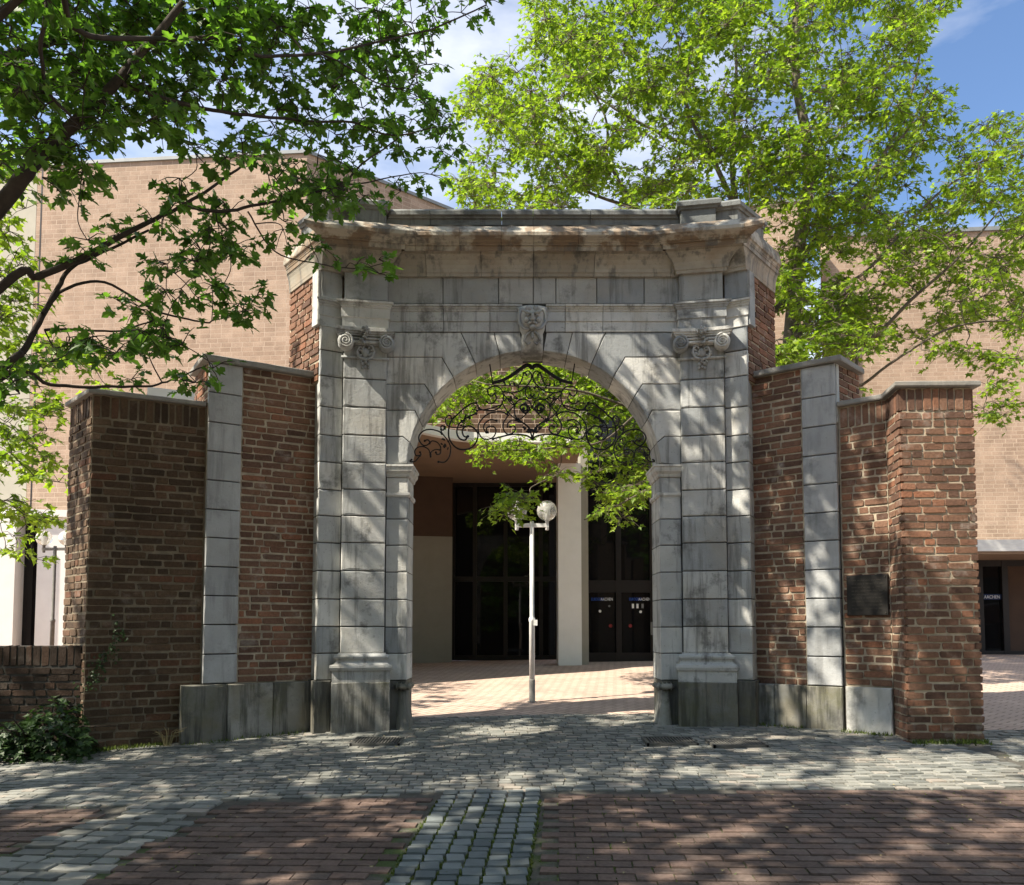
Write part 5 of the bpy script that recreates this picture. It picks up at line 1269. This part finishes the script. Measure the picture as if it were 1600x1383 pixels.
def inpoly(x, y, poly):
    c = False; j = len(poly)-1
    for i in range(len(poly)):
        (xi, yi), (xj, yj) = poly[i], poly[j]
        if (yi > y) != (yj > y) and x < (xj-xi)*(y-yi)/(yj-yi)+xi: c = not c
        j = i
    return c
def poly_pts(r, poly, n, Dr, holes=None):
    xs_ = [p[0] for p in poly]; ys_ = [p[1] for p in poly]; out = []
    while len(out) < n:
        x, y = r.uniform(min(xs_), max(xs_)), r.uniform(min(ys_), max(ys_))
        if inpoly(x, y, poly) and (holes is None or r.random() < holes(x, y)): out.append(at(x, y, Dr(x)))
    return out
def dens2(x, y):
    d = 0.5+0.5*math.sin(x*0.031+1.3)*math.sin(y*0.036+x*0.009)
    if x > 1380 and y > 420: d *= 0.55
    if x > 1430 and y < 260: d *= 0.6
    return max(0.12, d)
cl = poly_pts(T2.r, FARP, 1400, lambda x: T2.r.uniform(10.9, 15.2), dens2)+poly_pts(T2.r, ARCHP, 150, lambda x: T2.r.uniform(11.8, 13.4))
cl += disc_pts(T2.r, [(830,705,26),(770,700,22),(880,690,20),(880,740,14),(1555,640,22),(1545,600,16),(1520,560,18),(1570,560,20),(960,800,16),(990,760,18),(1235,560,25),(1330,610,12)], 9.0, (11.0, 11.6))
cl += disc_pts(T2.r, [(800,784,10),(796,798,8),(815,776,8)], 30.0, (9.9, 10.4))
# upper crown out of the picture
for k in range(260):
    v = T2.r.normal(0, 1, 3); v /= np.linalg.norm(v); q = np.array((4.6, 13.4, 14.0))+v*np.array((4.4, 3.6, 3.2))*T2.r.uniform(0.3, 1)**0.5
    if q[2] > Z(-60, q[1]): cl.append(q)
cl = sorted(cl, key=lambda p: float(np.min(np.linalg.norm(T2.nodes-p, axis=1))))
for p in cl:
    T2.reach(p, 0.03, 0.006, 0.03); T2.cluster(p, 0.33, 40, 0.09)
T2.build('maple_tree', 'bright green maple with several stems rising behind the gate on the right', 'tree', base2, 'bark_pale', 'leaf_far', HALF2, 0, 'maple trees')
# ---- small bright maple behind the garden wall at far left
T3 = Tree(303); base3 = np.array((-8.3, 11.0, float(gz(-8.3, 11.0))))
T3.limb([base3-np.array((0, 0, 0.1)), base3+np.array((0.1, 0, 1.6)), base3+np.array((0.2, 0, 3.2)), base3+np.array((0.3, -0.2, 5.5))], 0.11, 0.03)
LEFTP = [(12,250,30),(12,340,34),(20,420,34),(30,480,38),(60,555,40),(120,560,34),(60,640,42),(25,700,45),(75,735,34),(40,790,38),(85,810,16),(20,850,24),(60,870,14),(-60,500,90),(-60,700,90),(-60,300,90),(160,600,14)]
cl = disc_pts(T3.r, LEFTP, 6.0, (10.0, 11.8)); cl = sorted(cl, key=lambda p: float(np.min(np.linalg.norm(T3.nodes-p, axis=1))))
for p in cl: T3.reach(p, 0.05, 0.005, 0.025); T3.cluster(p, 0.30, 20, 0.115)
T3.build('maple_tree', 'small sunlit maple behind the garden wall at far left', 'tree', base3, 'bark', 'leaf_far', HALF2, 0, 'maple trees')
# ---- big trees behind the viewer (their shade and mirror image reach the picture)
def plain_tree(seed, base, h, rad, n, label, size=0.19, lf='leaf_near', zc=0.62):
    t_ = Tree(seed); base = np.array(base, float)
    t_.limb([base-np.array((0, 0, 0.1)), base+np.array((0.1, 0, h*0.3)), base+np.array((0, 0.1, h*0.6)), base+np.array((0.1, 0, h*0.92))], 0.26, 0.05)
    for k in range(7):
        a = k*2.4; z = h*(0.32+0.07*k); t_.limb([base+np.array((0, 0, z)), base+np.array((rad*0.45*math.cos(a), rad*0.45*math.sin(a), z+h*0.1)), base+np.array((rad*0.8*math.cos(a), rad*0.8*math.sin(a), z+h*0.16))], 0.09, 0.02)
    pts = []
    while len(pts) < n:
        v = t_.r.normal(0, 1, 3); v /= np.linalg.norm(v); q = base+np.array((0, 0, h*zc))+v*np.array((rad, rad, h*0.37))*t_.r.uniform(0.25, 1)**0.55
        px, py, f = to_px(q)
        if f > 0.3 and -60 < px < 1660 and py > -60: continue
        pts.append(q)
    pts = sorted(pts, key=lambda p: float(np.min(np.linalg.norm(t_.nodes-p, axis=1))))
    for p in pts: t_.reach(p, 0.03, 0.008, 0.04); t_.cluster(p, 0.46, 52, size*0.75, False)
    return t_.build('maple_tree', label, 'tree', base, 'bark', lf, HALF2, 0, 'maple trees')
plain_tree(401, (-7.0, -0.5, float(gz(-7.0, -0.5))), 11.5, 4.8, 240, 'tall maple standing left behind the viewer, shading the foreground paving')
plain_tree(402, (5.5, -6.0, float(gz(5.5, -6.0))), 12.0, 5.0, 330, 'tall maple standing right behind the viewer, mirrored in the door glass')
plain_tree(403, (-3.0, -11.0, float(gz(-3.0, -11.0))), 11.0, 5.5, 300, 'wide maple farther back behind the viewer, mirrored in the door glass', 0.24, zc=0.5)
plain_tree(404, (-10.0, 2.2, float(gz(-10.0, 2.2))), 11.0, 4.4, 230, 'tall maple standing far left of the viewer, shading the left cobbles')
plain_tree(405, (9.5, 1.5, float(gz(9.5, 1.5))), 12.0, 4.8, 230, 'unseen tall maple added far right of the viewer to hold back skylight')  # extra unseen tree, added to cut skylight on gate and foreground
# ================================================================== SMALL PLANTS
# ---- ivy shrub at lower left
r = np.random.default_rng(55); C = []; T = []; Nn = []; S = []
c0 = gp(45, 1195); sb = np.array((c0[0]-0.15, c0[1]+0.35, float(gz(*c0))))
tubes = []
for k in range(2300):
    v = r.normal(0, 1, 3); v /= np.linalg.norm(v); v[2] = abs(v[2]); q = sb+v*np.array((0.7, 0.45, 0.48))*r.uniform(0.55, 1.05)*(1+0.25*math.sin(5*v[0]+3*v[1]))
    q[2] = max(q[2], float(gz(q[0], q[1]))+0.02)
    C.append(q); a = math.atan2(v[1], v[0])+r.normal(0, 0.8); T.append((math.cos(a), math.sin(a), r.normal(-0.3, 0.4))); Nn.append((v[0]*0.6+r.normal(0, 0.3), v[1]*0.6-0.15+r.normal(0, 0.3), 0.8)); S.append(r.uniform(0.04, 0.085))
iv = empty('ivy_shrub', sb); tag(iv, 'dark green ivy shrub at the foot of the low wall, lower left', 'shrub')
V, lp, st, n = leaf_arrays(*map(np.array, (C, T, Nn, S)), HALF2, 0.1); o = mk_np('foliage', V, lp, st, M['leaf_ivy'], iv, np.repeat(r.random(len(C)), n)); o['kind'] = 'stuff'
mb = MB()
for k in range(16):
    a = r.uniform(0, 6.28); mb.tube([sb-np.array((0, 0, 0.05)), sb+np.array((0.4*math.cos(a), 0.25*math.sin(a), 0.3)), sb+np.array((0.8*math.cos(a), 0.45*math.sin(a), r.uniform(0.2, 0.5)))], [0.012, 0.008, 0.004], 5)
o = mb.build('stem', M['bark'], iv)
# creeping ivy on the corner of the left end wall
C = []; T = []; Nn = []; S = []; f1n = f1.n
for k in range(150):
    f = r.random(); u = 0.02+0.32*f+r.normal(0, 0.045); z = Z(1078, 7.95)+0.62*f+r.normal(0, 0.05); C.append(f1.pt(u, 0.02+abs(r.normal(0, 0.012)), z)); T.append((r.normal(0, .5), -0.2, r.normal(-0.4, 0.4))); Nn.append((f1n[0]+r.normal(0, .3), f1n[1]+r.normal(0, .3), 0.3)); S.append(r.uniform(0.018, 0.036))
ci = empty('creeping_ivy', f1.pt(0.1, 0.02, Z(1078, 7.95))); tag(ci, 'thin ivy creeping up the corner of the left end wall', 'ivy')
V, lp, st, n = leaf_arrays(*map(np.array, (C, T, Nn, S)), HALF2, 0.1); o = mk_np('foliage', V, lp, st, M['leaf_ivy'], ci, np.repeat(r.random(len(C)), n)); o['kind'] = 'stuff'
# dry grass tuft
q = fpl.pt(-0.12, 0.06, 0); q = np.array((q[0], q[1], float(gz(q[0], q[1]))+0.02)); mb = MB()
for k in range(26):
    a = r.uniform(0, 6.28); l = r.uniform(0.12, 0.3); d = np.array((math.cos(a)*0.7, math.sin(a)*0.35-0.1, 0)); mb.tube([q+d*0.05, q+d*l*0.4+np.array((0, 0, l*0.5)), q+d*l*1.0+np.array((0, 0, l*0.62))], [0.003, 0.0025, 0.001], 3)
o = mb.build('dry_grass_tuft', M['drygrass']); tag(o, 'dry straw coloured grass tuft at the foot of the left wall', 'grass', kind='stuff')
# weeds and moss along the foot of the walls
mbv = []; LO = []; ST = []; n = 0
for fr_, a, b_, dn in ((f1, 0, f1.w-0.3, 130), (g2, 0, g2.w, 140), (fpl, 0, fpl.w, 60), (fpr, 0, fpr.w, 40), (g0, 0, g0.w, 50), (fl, fl.w*0.5, fl.w, 120)):
    for k in range(dn*3):
        u = r.uniform(a, b_); p = fr_.pt(u, 0.02+abs(r.normal(0, 0.05))+(0.05 if fr_ in (fpl, fpr, g0) else 0), 0); z0 = float(gz(p[0], p[1]))+0.012; h = r.uniform(0.015, 0.055); aa_ = r.uniform(0, 6.28); wd = r.uniform(0.004, 0.012)
        mbv += [(p[0]-math.cos(aa_)*wd, p[1]-math.sin(aa_)*wd, z0), (p[0]+math.cos(aa_)*wd, p[1]+math.sin(aa_)*wd, z0), (p[0]+r.normal(0, .012), p[1]+r.normal(0, .012), z0+h)]; LO += [n, n+1, n+2]; ST.append(n); n += 3
o = mk_np('wall_foot_weeds', mbv, LO, ST, M['moss'], None, np.repeat(r.random(n//3), 3)); tag(o, 'moss and small weeds along the foot of the walls', 'weeds', kind='stuff')
# fallen leaves and crumbs on the paving
C = []; T = []; Nn = []; S = []
for k in range(170):
    y = r.uniform(3.8, 9.3); x = r.uniform(-0.62*y, 0.62*y); C.append((x, y, float(gz(x, y))+0.034)); a = r.uniform(0, 6.28); T.append((math.cos(a), math.sin(a), 0.1)); Nn.append((r.normal(0, .2), r.normal(0, .2), 1)); S.append(r.uniform(0.012, 0.035))
V, lp, st, n = leaf_arrays(*map(np.array, (C, T, Nn, S)), HALF2, 0.3); o = mk_np('fallen_leaf_litter', V, lp, st, M['drygrass'], None, np.repeat(r.random(len(C)), n)); tag(o, 'tiny dry leaf litter scattered over the paving', 'litter', kind='stuff')
